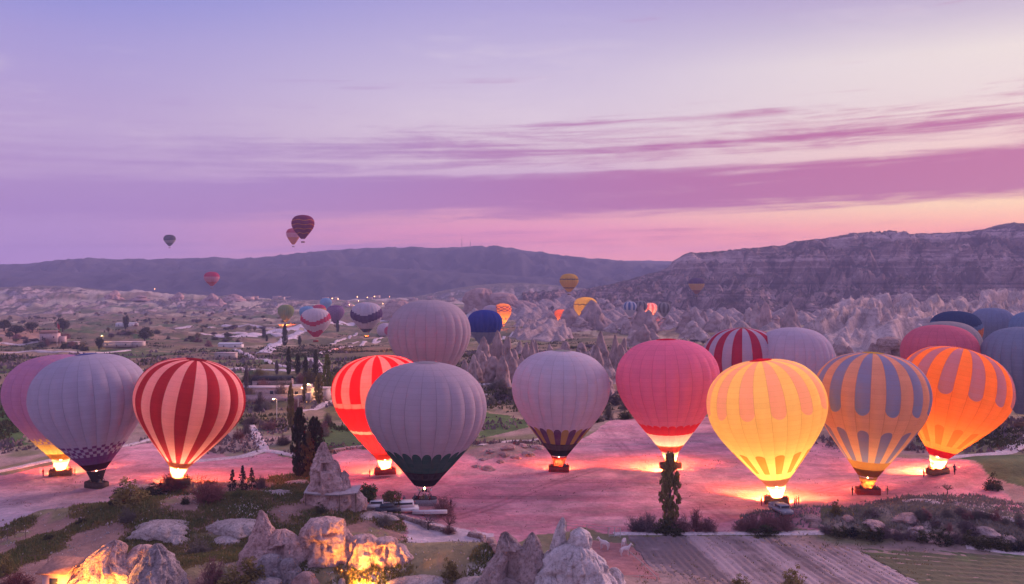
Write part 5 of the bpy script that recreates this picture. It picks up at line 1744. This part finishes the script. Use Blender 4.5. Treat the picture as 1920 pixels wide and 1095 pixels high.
# ------------------------------------------------------------------ ground cover nobody could count
def scatter(name, label, n, region, h, w, mat, seed, per=5, cond=None):
    r = np.random.default_rng(seed)
    pts = []
    while sum(len(p) for p in pts) < n:
        q = region(r, n)
        if cond is not None: q = q[cond(q[:, 0], q[:, 1])]
        pts.append(q)
    q = np.concatenate(pts)[:n]
    z = H(q[:, 0], q[:, 1])
    dd = np.hypot(q[:, 0], q[:, 1])
    s = r.uniform(.5, 1.4, n) * np.clip(dd / 150, .7, 3.2)
    k = per
    a = r.uniform(0, 6.28, (n, k))
    tl = r.uniform(.1, .7, (n, k))
    dirx, diry = np.cos(a), np.sin(a)
    bw = w * s[:, None]
    hh = h * s[:, None] * r.uniform(.5, 1.2, (n, k))
    ox, oy = r.normal(size=(n, k)) * bw * 1.2, r.normal(size=(n, k)) * bw * 1.2
    bx, by = q[:, 0, None] + ox, q[:, 1, None] + oy
    V = np.stack([np.stack([bx - diry * bw * .5, by + dirx * bw * .5, z[:, None] - .12 + 0 * bx], -1), np.stack([bx + diry * bw * .5, by - dirx * bw * .5, z[:, None] - .12 + 0 * bx], -1),
                  np.stack([bx + dirx * hh * tl, by + diry * hh * tl, z[:, None] + hh], -1)], 2).reshape(-1, 3)
    o = obj(name, mesh_np(name, V, np.arange(len(V)).reshape(-1, 3), False), mat)
    return tag(o, label, None, None, 'stuff')


def reg_px(x0, x1, y0, y1):
    def f(r, n):
        px, py = r.uniform(x0, x1, n), r.uniform(y0, y1, n)
        Y = CAMZ * F / (py - HZ)
        return np.stack([(px - 960) / F * Y, Y], 1)
    return f


hillP, bankP, fieldP = np.array(hill), np.array(bank), np.array(FIELD)
scatter('grass', 'olive turf on the foreground hill', 22000, reg_px(-60, 980, 885, 1140), .30, .26, LM['olive'], 1, 5, lambda x, y: in_poly(x, y, hillP) & (fbm(x / 9, y / 9, 0, 3, 31) > -.12))
scatter('grass', 'darker green turf patches on the foreground hill', 12000, reg_px(-60, 980, 885, 1140), .34, .28, LM['green'], 2, 5, lambda x, y: in_poly(x, y, hillP) & (fbm(x / 9, y / 9, 0, 3, 31) > .12))
scatter('grass', 'dry turf on the scrubby bank beside the crop field', 3600, reg_px(1380, 1990, 930, 1045), .36, .32, LM['sage'], 3, 5, lambda x, y: in_poly(x, y, bankP))
scatter('undergrowth', 'dark low scrub over the middle distance', 3200, reg_px(-60, 1980, 650, 840), 45 / 100, .5, LM['dark'], 4, 6, lambda x, y: ~in_poly(x, y, fieldP) & (fbm(x / 30, y / 30, 0, 4, 88) > .4))
scatter('undergrowth', 'grey low scrub over the middle distance', 3000, reg_px(-60, 1980, 640, 850), .5, .6, LM['twig'], 5, 6, lambda x, y: ~in_poly(x, y, fieldP) & (fbm(x / 22, y / 22, 0, 4, 98) > .1))
scatter('undergrowth', 'dark specks of scrub over the far valley', 2600, reg_px(-60, 1300, 572, 660), .35, .45, LM['dark'], 6, 6, lambda x, y: (fbm(x / 60, y / 90, 0, 4, 108) > .35))
scatter('weeds', 'sparse weeds in the ploughed field', 900, reg_px(1190, 1750, 1004, 1110), .22, .2, LM['olive'], 7, 5, None)
scatter('weeds', 'sparse dry weeds on the launch field', 700, reg_px(0, 1850, 800, 1000), .12, .22, LM['twig_red'], 8, 4, lambda x, y: in_poly(x, y, fieldP) & (fbm(x / 12, y / 7, 0, 3, 128) > .25))
scatter('gravel', 'pale stones strewn over the foreground hill', 1800, reg_px(-60, 980, 890, 1130), .14, .36, MT['tuff_pale'], 9, 4, lambda x, y: in_poly(x, y, hillP))

# ================================================================== BUILDINGS, VEHICLES, PEOPLE, SMALL THINGS
def house(name, label, px, py, w, d, h, mat, rz=0.0, roof='flat', roofmat='roof_pale', wins=2, door=True, group=None, cat='house', rh=1.4):
    p = G(px, py)
    root = empty(name, (p.x, p.y, p.z - .2), rz)
    tag(root, label, cat, group)
    MB().box((0, 0, h / 2), (w, d, h)).build('wall', MT[mat], root)
    if roof == 'flat':
        MB().box((0, 0, h + .14), (w + .5, d + .5, .28)).build('roof', MT[roofmat], root)
    elif roof == 'shed':
        b = MB()
        b.add([(-w / 2 - .5, -d / 2 - .6, h - .1), (w / 2 + .5, -d / 2 - .6, h - .1), (w / 2 + .5, d / 2 + .4, h + rh), (-w / 2 - .5, d / 2 + .4, h + rh),
               (-w / 2 - .5, -d / 2 - .6, h + .1), (w / 2 + .5, -d / 2 - .6, h + .1), (w / 2 + .5, d / 2 + .4, h + rh + .2), (-w / 2 - .5, d / 2 + .4, h + rh + .2)],
              [(3, 2, 1, 0), (4, 5, 6, 7), (0, 1, 5, 4), (1, 2, 6, 5), (2, 3, 7, 6), (3, 0, 4, 7)])
        b.build('roof', MT[roofmat], root)
    else:
        b = MB()
        e = .4
        b.add([(-w / 2 - e, -d / 2 - e, h - .05), (w / 2 + e, -d / 2 - e, h - .05), (w / 2 + e, d / 2 + e, h - .05), (-w / 2 - e, d / 2 + e, h - .05), (-w / 2 - e, 0, h + rh), (w / 2 + e, 0, h + rh)],
              [(0, 1, 5, 4), (2, 3, 4, 5), (3, 2, 1, 0), (1, 2, 5, 5), (3, 0, 4, 4)])
        b.build('roof', MT[roofmat], root)
    for i in range(wins):
        x = (i + .5) / wins * w - w / 2
        if door and i == wins // 2 and wins > 1: continue
        wn = MB().box((x, -d / 2 - .02, h * .56), (min(1.1, w / wins * .5), .10, min(1.2, h * .36))).build('window', MT['glass'], root)
        MB().box((x, -d / 2 - .06, h * .56 - min(1.2, h * .36) / 2 - .06), (min(1.3, w / wins * .6), .22, .1)).build('sill', MT[roofmat], wn)
    if door:
        x = (wins // 2 + .5) / max(wins, 1) * w - w / 2 if wins > 1 else w * .3
        MB().box((x, -d / 2 - .03, min(2.0, h * .8) / 2), (1.0, .1, min(2.0, h * .8))).build('door', MT['wood'], root)
    return root


def lamp_light(parent, loc, power, col=(1.0, .50, .18), r=.15, kind='POINT', aim=None, size=2.4):
    l = bpy.data.lights.new('lamp_light', kind)
    l.energy = power
    l.color = col
    l.shadow_soft_size = r
    if kind == 'SPOT':
        l.spot_size = size
        l.spot_blend = .6
    o = bpy.data.objects.new('lamp_light', l)
    COL.objects.link(o)
    o.parent = parent
    o.location = loc
    if aim is not None:
        o.rotation_euler = (Vector(aim)).to_track_quat('-Z', 'Y').to_euler()
    return o


def street_lamp(label, px, py, h, power, group=None, arm=.8):
    p = G(px, py)
    root = empty('street_lamp', (p.x, p.y, p.z - .2))
    tag(root, label, 'lamp', group)
    MB().tube([(0, 0, 0), (0, 0, h * .96), (-arm * .4, 0, h), (-arm, 0, h)], [.11, .08, .06, .05], 6).build('pole', MT['metal_pale'], root, True)
    hd = MB().box((-arm - .2, 0, h), (.6, .28, .14)).build('lamp_head', MT['metal_dark'], root)
    MB().lathe([(.02, h - .36), (.2, h - .28), (.24, h - .16), (.1, h - .08)], 8, (-arm - .2, 0, 0)).build('bulb', MT['lamp_warm'], hd, True)
    if power: lamp_light(root, (-arm - .2, 0, h - .6), power)
    return root


# --- the hut and porch of the rock dwellings
hut = house('hut', 'small flat-walled hut with a sloping pale roof at the foot of the floodlit outcrop', 114, 1104, 3.2, 2.8, 2.7, 'plaster_pink', -.15, 'shed', 'roof_tile', 1, False, cat='hut', rh=.9)
p = G(634, 938)
porch = empty('porch', (p.x, p.y, p.z))
tag(porch, 'pale sagging porch roof on posts at the foot of the tall pale chimney', 'porch')
b = MB()
uu, vv = np.meshgrid(np.linspace(-4.4, 4.4, 12), np.linspace(-1.7, 1.7, 5))
zz = 2.5 + .35 * (uu / 4.4) ** 2 + .16 * vv
top = np.stack([uu, vv, zz + .08], -1).reshape(-1, 3)
bot = np.stack([uu, vv, zz - .08], -1).reshape(-1, 3)
b.add(top, grid_faces(5, 12)).add(bot, grid_faces(5, 12)[:, ::-1])
b.build('roof', MT['roof_pale'], porch)
for x in (-4.1, -1.4, 1.4, 4.1):
    MB().tube([(x, -1.5, -.6), (x, -1.5, 2.3 + .3 * (x / 4.1) ** 2)], .09, 6).build('post', MT['wood'], porch)
porch.location.y -= 4.6
porch.location.z = Hs(porch.location.x, porch.location.y)


def flood(label, px, py, target, power, h=1.0, size=2.2, dy=0.0, dx=0.0):
    p = G(px, py)
    p = Vector((p.x + dx, p.y + dy, Hs(p.x + dx, p.y + dy)))
    root = empty('flood_lamp', p)
    tag(root, label, 'lamp')
    MB().tube([(0, 0, -.3), (0, 0, h - .1)], .05, 6).build('post', MT['metal_dark'], root)
    hd = MB().box((0, 0, h), (.5, .3, .36)).build('lamp_head', MT['metal_dark'], root)
    MB().box((0, .17, h), (.42, .04, .28)).build('lens', MT['lamp_warm'], hd)
    lamp_light(root, (0, .35, h + .05), power, (1.0, .34, .045), .3, 'SPOT', Vector(target) - p - Vector((0, 0, h)), size)
    return root


q = G(612, 1040)
flood('low floodlight in front of the cave wall of the domed outcrop', 606, 1048, (q.x, q.y, q.z + 2.2), 22000, 1.2, 2.1, -6.5)
q2 = G(708, 1045)
flood('low floodlight in front of the low broken cliff', 690, 1054, (q2.x, q2.y, q2.z + 1.0), 9000, 1.0, 2.3, -5.5)
q3 = G(215, 1098)
flood('floodlight beside the hut shining up the outcrop', 165, 1108, (q3.x - 1.0, q3.y, q3.z + 4.0), 13000, .8, 2.4, -6.0, -.5)
flood('small floodlight behind the dark leafy bush', 240, 1106, (q3.x + 2.0, q3.y + 1, q3.z + 4.0), 2600, .8, 2.0, -4.5, 0)


# --- fences, gate, walls
def fence(name, label, pts, hgt, step, rails, mat='wood', group=None, cat='fence', r=.06):
    P = [G(*q) for q in pts]
    root = empty(name, P[0])
    tag(root, label, cat, group)
    o0 = P[0]
    posts = []
    for a, c in zip(P[:-1], P[1:]):
        n = max(1, int((c - a).length / step))
        for i in range(n): posts.append(a.lerp(c, i / n))
    posts.append(P[-1])
    posts = [Vector((q.x, q.y, Hs(q.x, q.y))) - o0 for q in posts]
    for q in posts:
        MB().tube([q - Vector((0, 0, .4)), q + Vector((0, 0, hgt))], r, 5).build('post', MT[mat], root)
    for f in rails:
        MB().tube([q + Vector((0, 0, hgt * f)) for q in posts], r * .6, 5).build('rail', MT[mat], root)
    return root


fence('fence', 'wire fence on dark posts along the left edge of the launch field', [(-20, 1016), (14, 1012), (28, 1008), (48, 1008)], 1.6, 3.0, (.5, .95), 'wood')
fence('fence', 'dark rail enclosure on the flat ground above the hut', [(40, 1060), (66, 1058), (90, 1056)], 1.3, 2.2, (.98,), 'wood')
fence('fence', 'thin rail fence along the back of the red corral', [(1062, 992), (1100, 997), (1140, 1002)], 1.2, 3.4, (.55, .95), 'wood_pale')
gate = fence('gate', 'pale metal gate with square frame at the corner of the red corral', [(1142, 1007), (1152, 1007), (1163, 1008)], 1.6, 5, (.15, .95), 'metal_pale', cat='gate')
fence('rail_fence', 'single pale pole fence along the right side of the red corral', [(1180, 1040), (1204, 1062), (1232, 1090)], .55, 4, (.95,), 'wood_pale', r=.11)
fence('fence', 'low wire fence below the floodlit cave wall', [(578, 1040), (606, 1043), (640, 1044), (690, 1048)], 1.3, 3.0, (.5, .95), 'wood')
fence('fence', 'low fence along the near edge of the corral and ploughed field', [(1150, 1092), (1200, 1090), (1260, 1092)], .9, 4, (.9,), 'wood_pale')


def stone_wall(label, pts, h, t_=.8, mat='tuff', group=None):
    P = [G(*q) for q in pts]
    root = empty('stone_wall', P[0])
    tag(root, label, 'wall', group)
    r = np.random.default_rng(int(pts[0][0]))
    b = MB()
    for a, c in zip(P[:-1], P[1:]):
        L = (c - a).length
        an = math.atan2(c.y - a.y, c.x - a.x)
        for row in range(max(1, int(h / .4))):
            s = r.uniform(0, .3)
            while s < L:
                wl = r.uniform(.5, 1.1)
                q = a.lerp(c, min(1, s / L))
                b.box((q.x - P[0].x, q.y - P[0].y, Hs(q.x, q.y) - P[0].z + row * .38 + .1), (wl, t_ * r.uniform(.7, 1.1), .42 * r.uniform(.8, 1.1)), an + r.normal() * .12, .88)
                s += wl * .98
    tag(b.build('stones', MT[mat], root), kind='stuff')
    return root


stone_wall('low stone wall curving below the green hemmed balloon', [(718, 966), (752, 972), (785, 982), (800, 990), (835, 998)], .8)
stone_wall('grass grown wall bending towards the twin peaked rock', [(880, 1005), (905, 1010), (922, 1022), (930, 1036), (936, 1050)], 1.0, 1.0, 'tuff_red')
stone_wall('reddish bank wall behind the round field left of the red balloon', [(612, 850), (650, 843), (700, 838), (760, 838)], 1.2, 1.2, 'tuff_warm')


# --- vehicles
def car(name, label, px, py, rz, mat, kind='pickup', group=None):
    p = G(px, py)
    root = empty(name, (p.x, p.y, p.z), rz)
    tag(root, label, {'pickup': 'pickup', 'van': 'van', 'car': 'car'}[kind], group)
    L, Wd = (5.2, 1.9) if kind != 'car' else (4.3, 1.8)
    body = MB().box((0, 0, .72), (L, Wd, .62), 0, .97)
    if kind == 'van':
        body.box((-.35, 0, 1.55), (L - .9, Wd - .06, 1.06), 0, .92)
    elif kind == 'pickup':
        body.box((.45, 0, 1.36), (2.2, Wd - .08, .7), 0, .84)
        body.box((-1.75, Wd / 2 - .08, 1.18), (1.6, .1, .32)).box((-1.75, -Wd / 2 + .08, 1.18), (1.6, .1, .32)).box((-2.5, 0, 1.18), (.1, Wd - .2, .32))
    else:
        body.box((-.15, 0, 1.3), (2.5, Wd - .1, .56), 0, .82)
    body.build('body', mat, root)
    cx0, cl, cz = {'van': (-.35, L - 1.6, 1.72), 'pickup': (.45, 1.7, 1.40), 'car': (-.15, 1.9, 1.34)}[kind]
    for sy in (-1, 1):
        MB().box((cx0, sy * (Wd / 2 - .07), cz), (cl, .05, .34)).build('window', MT['glass'], root)
    fx = {'van': L / 2 - .72, 'pickup': 1.47, 'car': 1.02}[kind]
    MB().box((fx, 0, cz), (.06, Wd - .45, .36)).build('windscreen', MT['glass'], root)
    for sx in (-1, 1):
        for sy in (-1, 1):
            th = np.linspace(0, 2 * PI, 13)
            wl = MB().tube([(sx * L * .31, sy * (Wd / 2 - .14), .36), (sx * L * .31, sy * (Wd / 2 + .06), .36)], .36, 14).build('wheel', MT['dark_open'], root)
            MB().tube([(sx * L * .31, sy * (Wd / 2 + .02), .36), (sx * L * .31, sy * (Wd / 2 + .08), .36)], .2, 10).build('rim', MT['metal_pale'], wl)
    for sy in (-1, 1):
        MB().box((L / 2, sy * .66, .82), (.08, .3, .18)).build('headlight', MT['metal_pale'], root)
    return root


MT['paint_white'] = plain('paint_white', (.70, .69, .70), .35, .04, 1)
MT['paint_grey'] = plain('paint_grey', (.28, .28, .31), .35, .04, 1)
MT['paint_dark'] = plain('paint_dark', (.05, .06, .08), .35, .04, 1)
car('pickup_truck', 'white pickup parked in front of the yellow balloon basket', 1464, 962, -1.35, MT['paint_grey'])
car('van', 'white van under the brownish tree left of the green hemmed balloon', 757, 961, .2, MT['paint_white'], 'van')
car('car', 'pale car under the round green tree', 708, 955, .1, MT['paint_white'], 'car')
car('car', 'dark car between the two trees right of the tall pale chimney', 727, 962, .25, MT['paint_dark'], 'car')
p = G(806, 968)
tr = empty('trailer', p, .06)
tag(tr, 'long pale flat trailer beneath the basket of the green hemmed balloon', 'trailer')
MB().box((0, 0, .75), (6.0, 2.1, .22)).build('bed', MT['metal_pale'], tr)
MB().box((0, -1.0, 1.12), (5.9, .08, .5)).build('side_board', MT['paint_white'], tr)
MB().tube([(-3.0, 0, .7), (-4.3, 0, .55)], .07, 6).build('drawbar', MT['metal_dark'], tr)
for sx in (-.6, .6):
    for sy in (-1, 1):
        MB().tube([(sx, sy * .85, .34), (sx, sy * 1.06, .34)], .34, 12).build('wheel', MT['dark_open'], tr)

# --- the compound, the lit house and the farm
house('long_building', 'long low pinkish building behind the compound wall', 492, 742, 20, 7, 3.2, 'plaster_pink', .05, 'flat', 'roof_pale', 5, True, cat='building')
house('shed', 'dark roofed open shed in the compound', 512, 728, 14, 7, 3.6, 'plaster_pink', .05, 'gable', 'dark_open', 3, True, cat='shed')
pw = G(505, 752)
cw = empty('compound_wall', pw, .04)
tag(cw, 'long plain pinkish wall in front of the compound', 'wall')
MB().box((0, 0, .9), (26, .5, 2.2)).build('wall', MT['plaster_pink'], cw)
MB().box((0, 0, 2.07), (26.3, .8, .14)).build('coping', MT['roof_pale'], cw)
MB().box((13.3, 0, 1.4), (1.6, 2.0, 3.0)).build('gate_post', MT['plaster'], cw)
lh = house('house', 'small gabled house lit orange by its yard lamp', 566, 742, 7, 6, 3.0, 'plaster', .2, 'gable', 'roof_pale', 2, True)
house('house', 'pale narrow house wall glowing beside the tallest green poplar', 602, 748, 5, 5, 4.0, 'plaster', -.2, 'flat', 'roof_pale', 2, True)
street_lamp('tall yellow street lamp below the compound wall', 519, 790, 7.0, 400)
street_lamp('orange yard lamp in front of the small gabled house', 572, 752, 5.0, 1500)
street_lamp('white yard lamp beside the olive poplar', 583, 752, 6.2, 500)
p = G(559, 788)
pl = empty('pole', p)
tag(pl, 'plain pale pole between the lamp and the bright red balloon', 'pole')
MB().tube([(0, 0, -.4), (0, 0, 7.5)], [.13, .08], 6).build('shaft', MT['metal_pale'], pl)
fm = 'farm buildings on the left'
house('farmhouse', 'two storey pinkish farmhouse on the left below the pink field', 94, 640, 14, 9, 7.5, 'plaster_pink', .1, 'gable', 'roof_tile', 3, True, fm, rh=2.4)
house('house', 'small house lit red beside the flag pole', 115, 643, 7, 6, 6, 'plaster_pink', .1, 'flat', 'roof_pale', 2, True, fm)
house('shed', 'long white open shed right of the yellow farm lamp', 222, 650, 22, 8, 4.0, 'plaster', .04, 'flat', 'roof_pale', 3, True, fm, 'shed')
house('shed', 'white shed at the right end of the farm row', 252, 650, 15, 8, 4.2, 'plaster', .04, 'flat', 'roof_pale', 2, True, fm, 'shed')
house('shed', 'small pale shed in the middle of the farm row', 138, 648, 8, 6, 3.5, 'plaster', .0, 'flat', 'roof_pale', 2, True, fm, 'shed')
house('shed', 'white hall roof in the far fields above the farm', 238, 612, 26, 12, 4.0, 'cloth_white', .1, 'gable', 'cloth_white', 3, False, fm, 'shed')
house('shed', 'white tunnel roof in the fields left of the river bend', 433, 652, 18, 8, 3.0, 'cloth_white', .0, 'gable', 'cloth_white', 2, False, fm, 'shed')
house('shed', 'small dark sided shed below the white tunnel roof', 424, 672, 12, 6, 3.4, 'plaster', .0, 'flat', 'roof_pale', 2, True, fm, 'shed')
street_lamp('bright yellow lamp left of the long white farm shed', 193, 652, 10.0, 3000)
street_lamp('small lamp beside the red lit farmhouse', 121, 646, 7.5, 2600)
p = G(107, 648)
fp = empty('flag_pole', p)
tag(fp, 'tall flag pole with a red flag at the farm', 'flag pole')
MB().tube([(0, 0, -.4), (0, 0, 21)], [.22, .1], 6).build('pole', MT['metal_pale'], fp)
ff = MB()
uu, vv = np.meshgrid(np.linspace(0, 2.4, 8), np.linspace(0, 4.2, 4))
ff.add(np.stack([uu, .35 * np.sin(uu * 2.4), 15.5 + vv - uu * .8], -1).reshape(-1, 3), grid_faces(4, 8))
ff.build('flag', MT['paint_red'], fp, True)

# --- far village under the mountain
random.seed(23)
vh = MB().box((0, 0, 2.6), (9, 8, 5.2)).mesh('wall')
vr = MB().box((0, 0, 5.35), (9.6, 8.6, .35)).mesh('roof')
gv, lv = 'houses of the far village', 'tiny pale house of the hazy village at the foot of the mountains'
for i in range(70):
    px = random.gauss(640, 95)
    py = random.uniform(547, 562) + abs(px - 640) * .012
    p = G(px, py)
    o = empty('village_house', p, random.uniform(0, 3))
    s = random.uniform(.8, 1.8)
    o.scale = (s, s, s * random.uniform(.7, 1.1))
    tag(o, lv, 'house', gv)
    obj('wall', vh, MT[random.choice(['plaster', 'plaster_pink', 'plaster_pink'])], o)
    obj('roof', vr, MT[random.choice(['roof_pale', 'roof_tile', 'roof_tile'])], o)
lb = MB().lathe([(.05, 6.2), (.95, 6.5), (1.25, 7.2), (.9, 8.0), (.05, 8.3)], 8).mesh('bulb', True)
lpm = MB().tube([(0, 0, -1), (0, 0, 6.3)], .18, 5).mesh('pole')
gl, ll = 'lamps of the far village', 'orange lamp glowing in the hazy village at the foot of the mountains'
for px, py in [(541, 559), (555, 560), (623, 565), (634, 566), (661, 557), (670, 562), (676, 556), (684, 554), (692, 550), (707, 555), (720, 558), (723, 553), (702, 561), (689, 563), (664, 580), (718, 576), (721, 590), (655, 578), (586, 556), (600, 560), (612, 553), (648, 551), (760, 551), (362, 538), (356, 526), (290, 548), (640, 560), (712, 549), (730, 562), (672, 570)]:
    p = G(px, py)
    o = empty('village_lamp', p)
    s = random.uniform(.35, .8) * (.6 if py > 572 else 1)
    o.scale = (s, s, 1)
    tag(o, ll, 'lamp', gl)
    obj('pole', lpm, MT['metal_pale'], o)
    obj('bulb', lb, MT['lamp_far'], o)
for px, hh_, lab in [(866, 58, 'left thin radio mast on the mountain crest'), (882, 44, 'right thin radio mast on the mountain crest')]:
    Y = 4000
    z = CAMZ + (HZ - 462.5) * Y / F
    o = empty('radio_mast', ((px - 960) / F * Y, Y, z - 8))
    tag(o, lab, 'mast')
    MB().tube([(0, 0, -12), (0, 0, hh_ * .6), (0, 0, hh_)], [1.5, .9, .35], 6).build('mast', MT['metal_dark'], o)
    MB().box((0, 0, hh_ * .7), (3.2, 3.2, 1.4)).build('antenna', MT['metal_pale'], o)


# --- people
def person_mesh(seed, arm=.3):
    r = np.random.default_rng(seed)
    b = MB()
    b.lathe([(.001, 0), (.11, .01), (.12, .1), (.13, .45), (.165, .8), (.19, .95), (.17, 1.08), (.21, 1.3), (.205, 1.42), (.10, 1.5), (.065, 1.54), (.07, 1.58), (.105, 1.64), (.11, 1.70), (.085, 1.77), (.001, 1.80)], 12, (0, 0, 0), 1.0, .72)
    for sx in (-1, 1):
        e_ = arm * sx * r.uniform(.7, 1.2)
        b.tube([(sx * .17, 0, 1.42), (sx * .26, -.02, 1.36), (sx * .30 + e_ * .1, -.06, 1.12), (sx * .24 + e_ * .4, -.24, .98), (sx * .2 + e_ * .5, -.32, 1.0)], [.05, .06, .05, .042, .03], 7)
    return b.mesh('person', True)


PM = [person_mesh(i, a_) for i, a_ in enumerate((.1, .4, -.1))]
CL = [plain('clothes_%s' % n, c, .9, .15, 4) for n, c in (('black', (.02, .02, .024)), ('navy', (.03, .04, .08)), ('red', (.26, .03, .03)), ('grey', (.16, .16, .17)), ('tan', (.25, .17, .1)))]
random.seed(31)


def person(loc, rz, label, group, z=None, mat=None):
    o = obj('person', random.choice(PM), mat or random.choice(CL), None, loc, (0, 0, rz), random.uniform(.92, 1.04))
    return tag(o, label, 'person', group)


for key, desc, n in [('b1', 'the mauve balloon with amber hem', 8), ('b2', 'the grey-blue checkered balloon', 10), ('b3', 'the dark red and pink striped balloon', 6), ('b4', 'the bright red balloon', 7), ('b5', 'the green hemmed balloon', 11),
                     ('b7', 'the pale grey balloon with gold tabs', 9), ('b8', 'the pink balloon behind the poplar', 6), ('b11', 'the yellow balloon', 10), ('b12', 'the orange balloon with blue tabs', 12), ('b13', 'the leaning orange balloon', 9)]:
    rt = ROOTS[key]
    bz = [c for c in rt.children if c.name.startswith('basket')][0].rotation_euler[2]
    for i in range(n):
        u_ = -1.9 + 3.8 * (i + random.uniform(.1, .9)) / n
        v_ = random.choice([-.62, .62, -.5, .4])
        q = Matrix.Rotation(bz, 3, 'Z') @ Vector((u_, v_, .12))
        person(rt.location + q, random.uniform(-1, 1), f'dark clothed passenger standing in the basket of {desc}', f'passengers in the basket of {desc}')
for key, desc, spots in [('b11', 'yellow balloon', [(3.4, -1.0), (4.1, -.2), (-3.2, -1.4), (2.6, -2.4)]), ('b13', 'leaning orange balloon', [(3.2, -.8), (-3.2, -.6), (3.8, .6)]), ('b12', 'orange balloon with blue tabs', [(-3.4, -1.0), (3.6, -.6)]), ('b3', 'striped balloon', [(3.3, -1.0), (-3.0, -1.2)]),
                         ('b1', 'mauve balloon with amber hem', [(-3.3, -.9), (3.2, -.3)]), ('b5', 'green hemmed balloon', [(-3.6, -1.8), (5.0, -1.6)]), ('b4', 'bright red balloon', [(-3.2, -.4)])]:
    rt = ROOTS[key]
    for i, (x_, y_) in enumerate(spots):
        X, Y = rt.location.x + x_, rt.location.y + y_
        side = 'left' if x_ < 0 else 'right'
        person((X, Y, Hs(X, Y) + .01), random.uniform(-2, 2), f'crew member on the ground {side} of the basket of the {desc}', f'ground crew of the {desc}')


# --- two white horses in the corral, each one continuous body
def horse(label, px, py, rz, graze=False):
    vs = [(0, 0, 1.12), (-.55, 0, 1.14), (.45, 0, 1.15), (.68, 0, 1.32), (.92, 0, 1.62), (1.0, 0, 1.74), (1.28, 0, 1.5), (1.38, 0, 1.42), (-.80, 0, 1.08), (-.92, 0, .62)]
    rd = [.30, .29, .28, .20, .14, .13, .09, .07, .07, .03]
    es = [(0, 1), (0, 2), (2, 3), (3, 4), (4, 5), (5, 6), (6, 7), (1, 8), (8, 9)]
    if graze:
        for k, (x, z) in {3: (.72, 1.12), 4: (.98, .82), 5: (1.08, .66), 6: (1.22, .36), 7: (1.26, .24)}.items(): vs[k] = (x, 0, z)
    for sy in (-1, 1):
        i = len(vs)
        vs += [(.46, sy * .16, .88), (.48, sy * .17, .50), (.46, sy * .17, .12), (.52, sy * .17, .03)]
        rd += [.12, .065, .045, .06]
        es += [(2, i), (i, i + 1), (i + 1, i + 2), (i + 2, i + 3)]
        i = len(vs)
        vs += [(-.52, sy * .17, .82), (-.70, sy * .18, .52), (-.64, sy * .18, .12), (-.58, sy * .18, .03)]
        rd += [.15, .07, .045, .06]
        es += [(1, i), (i, i + 1), (i + 1, i + 2), (i + 2, i + 3)]
    i = len(vs)
    k5 = np.array(vs[5])
    for sy in (-1, 1):
        vs.append((k5[0] - .04, sy * .07, k5[2] + .17)); rd.append(.025); es.append((5, len(vs) - 1))
    me = bpy.data.meshes.new('horse')
    me.from_pydata(vs, es, [])
    o = bpy.data.objects.new('horse', me)
    COL.objects.link(o)
    sk_ = o.modifiers.new('skin', 'SKIN')
    for v_, q in zip(me.skin_vertices[0].data, rd): v_.radius = (q, q)
    me.skin_vertices[0].data[0].use_root = True
    sb = o.modifiers.new('sub', 'SUBSURF'); sb.levels = 2; sb.render_levels = 2
    dg = bpy.context.evaluated_depsgraph_get()
    fin = bpy.data.meshes.new_from_object(o.evaluated_get(dg))
    o.modifiers.clear()
    o.data = fin
    fin.materials.clear()
    fin.materials.append(MT['horse'])
    for pl_ in fin.polygons: pl_.use_smooth = True
    p = G(px, py)
    o.location = p
    o.rotation_euler = (0, 0, rz)
    return tag(o, label, 'horse', 'white horses in the corral')


MT['horse'] = plain('horse', (.66, .58, .56), .8, .08, 3)
horse('white horse walking in the middle of the red corral', 1133, 1030, 2.6)
horse('white horse standing at the pole fence of the red corral', 1172, 1042, .3)
horse('white horse grazing behind the one at the pole fence', 1170, 1026, 1.2, True)

# --- tell alike neighbours apart by their place in the row
TENS = 'leftmost second third fourth fifth sixth seventh eighth ninth tenth eleventh twelfth thirteenth fourteenth fifteenth sixteenth seventeenth eighteenth nineteenth twentieth'.split()
TENS += ['twenty-' + w for w in 'first second third fourth fifth sixth seventh eighth ninth'.split()] + ['thirtieth'] + ['thirty-' + w for w in 'first second third fourth fifth'.split()]
for grp, noun in [('leafless bushes on the scrubby bank', 'scrubby bush on the bank behind the crop field hedge'), ('boulders on the scrubby bank', 'boulder on the scrubby bank above the crop field'), ('boulders on the stony bank', 'boulder on the stony bank left of the pale grey balloon'),
                  ('grey bushes behind the pale grey balloon', 'scrub bush on the slope behind the pale grey balloon'), ('leafless bushes by the tracks left of the red balloon', 'bush among the tracks between striped and red balloons')]:
    mem = [o for o in COL.objects if o.parent is None and o.get('group') == grp]
    mem.sort(key=lambda o: o.location.x / o.location.y)
    for i, o in enumerate(mem):
        o['label'] = f"{TENS[i]}{' from left' if i else ''} {noun}"

# ================================================================== AIR
hz = bpy.data.materials.new('haze')
hz.use_nodes = True
t = hz.node_tree
for n in list(t.nodes):
    t.nodes.remove(n)
pv = t.nodes.new('ShaderNodeVolumePrincipled')
pv.inputs['Color'].default_value = (.56, .60, 1.0, 1)
pv.inputs['Density'].default_value = 1.5e-4
pv.inputs['Anisotropy'].default_value = 0.0
ho = t.nodes.new('ShaderNodeOutputMaterial')
t.links.new(pv.outputs[0], ho.inputs['Volume'])
hb = MB().box((0, 3000, 95), (22000, 6800, 340))
haze = hb.build('haze', hz)
tag(haze, 'pale blue morning haze filling the whole valley', None, None, 'stuff')
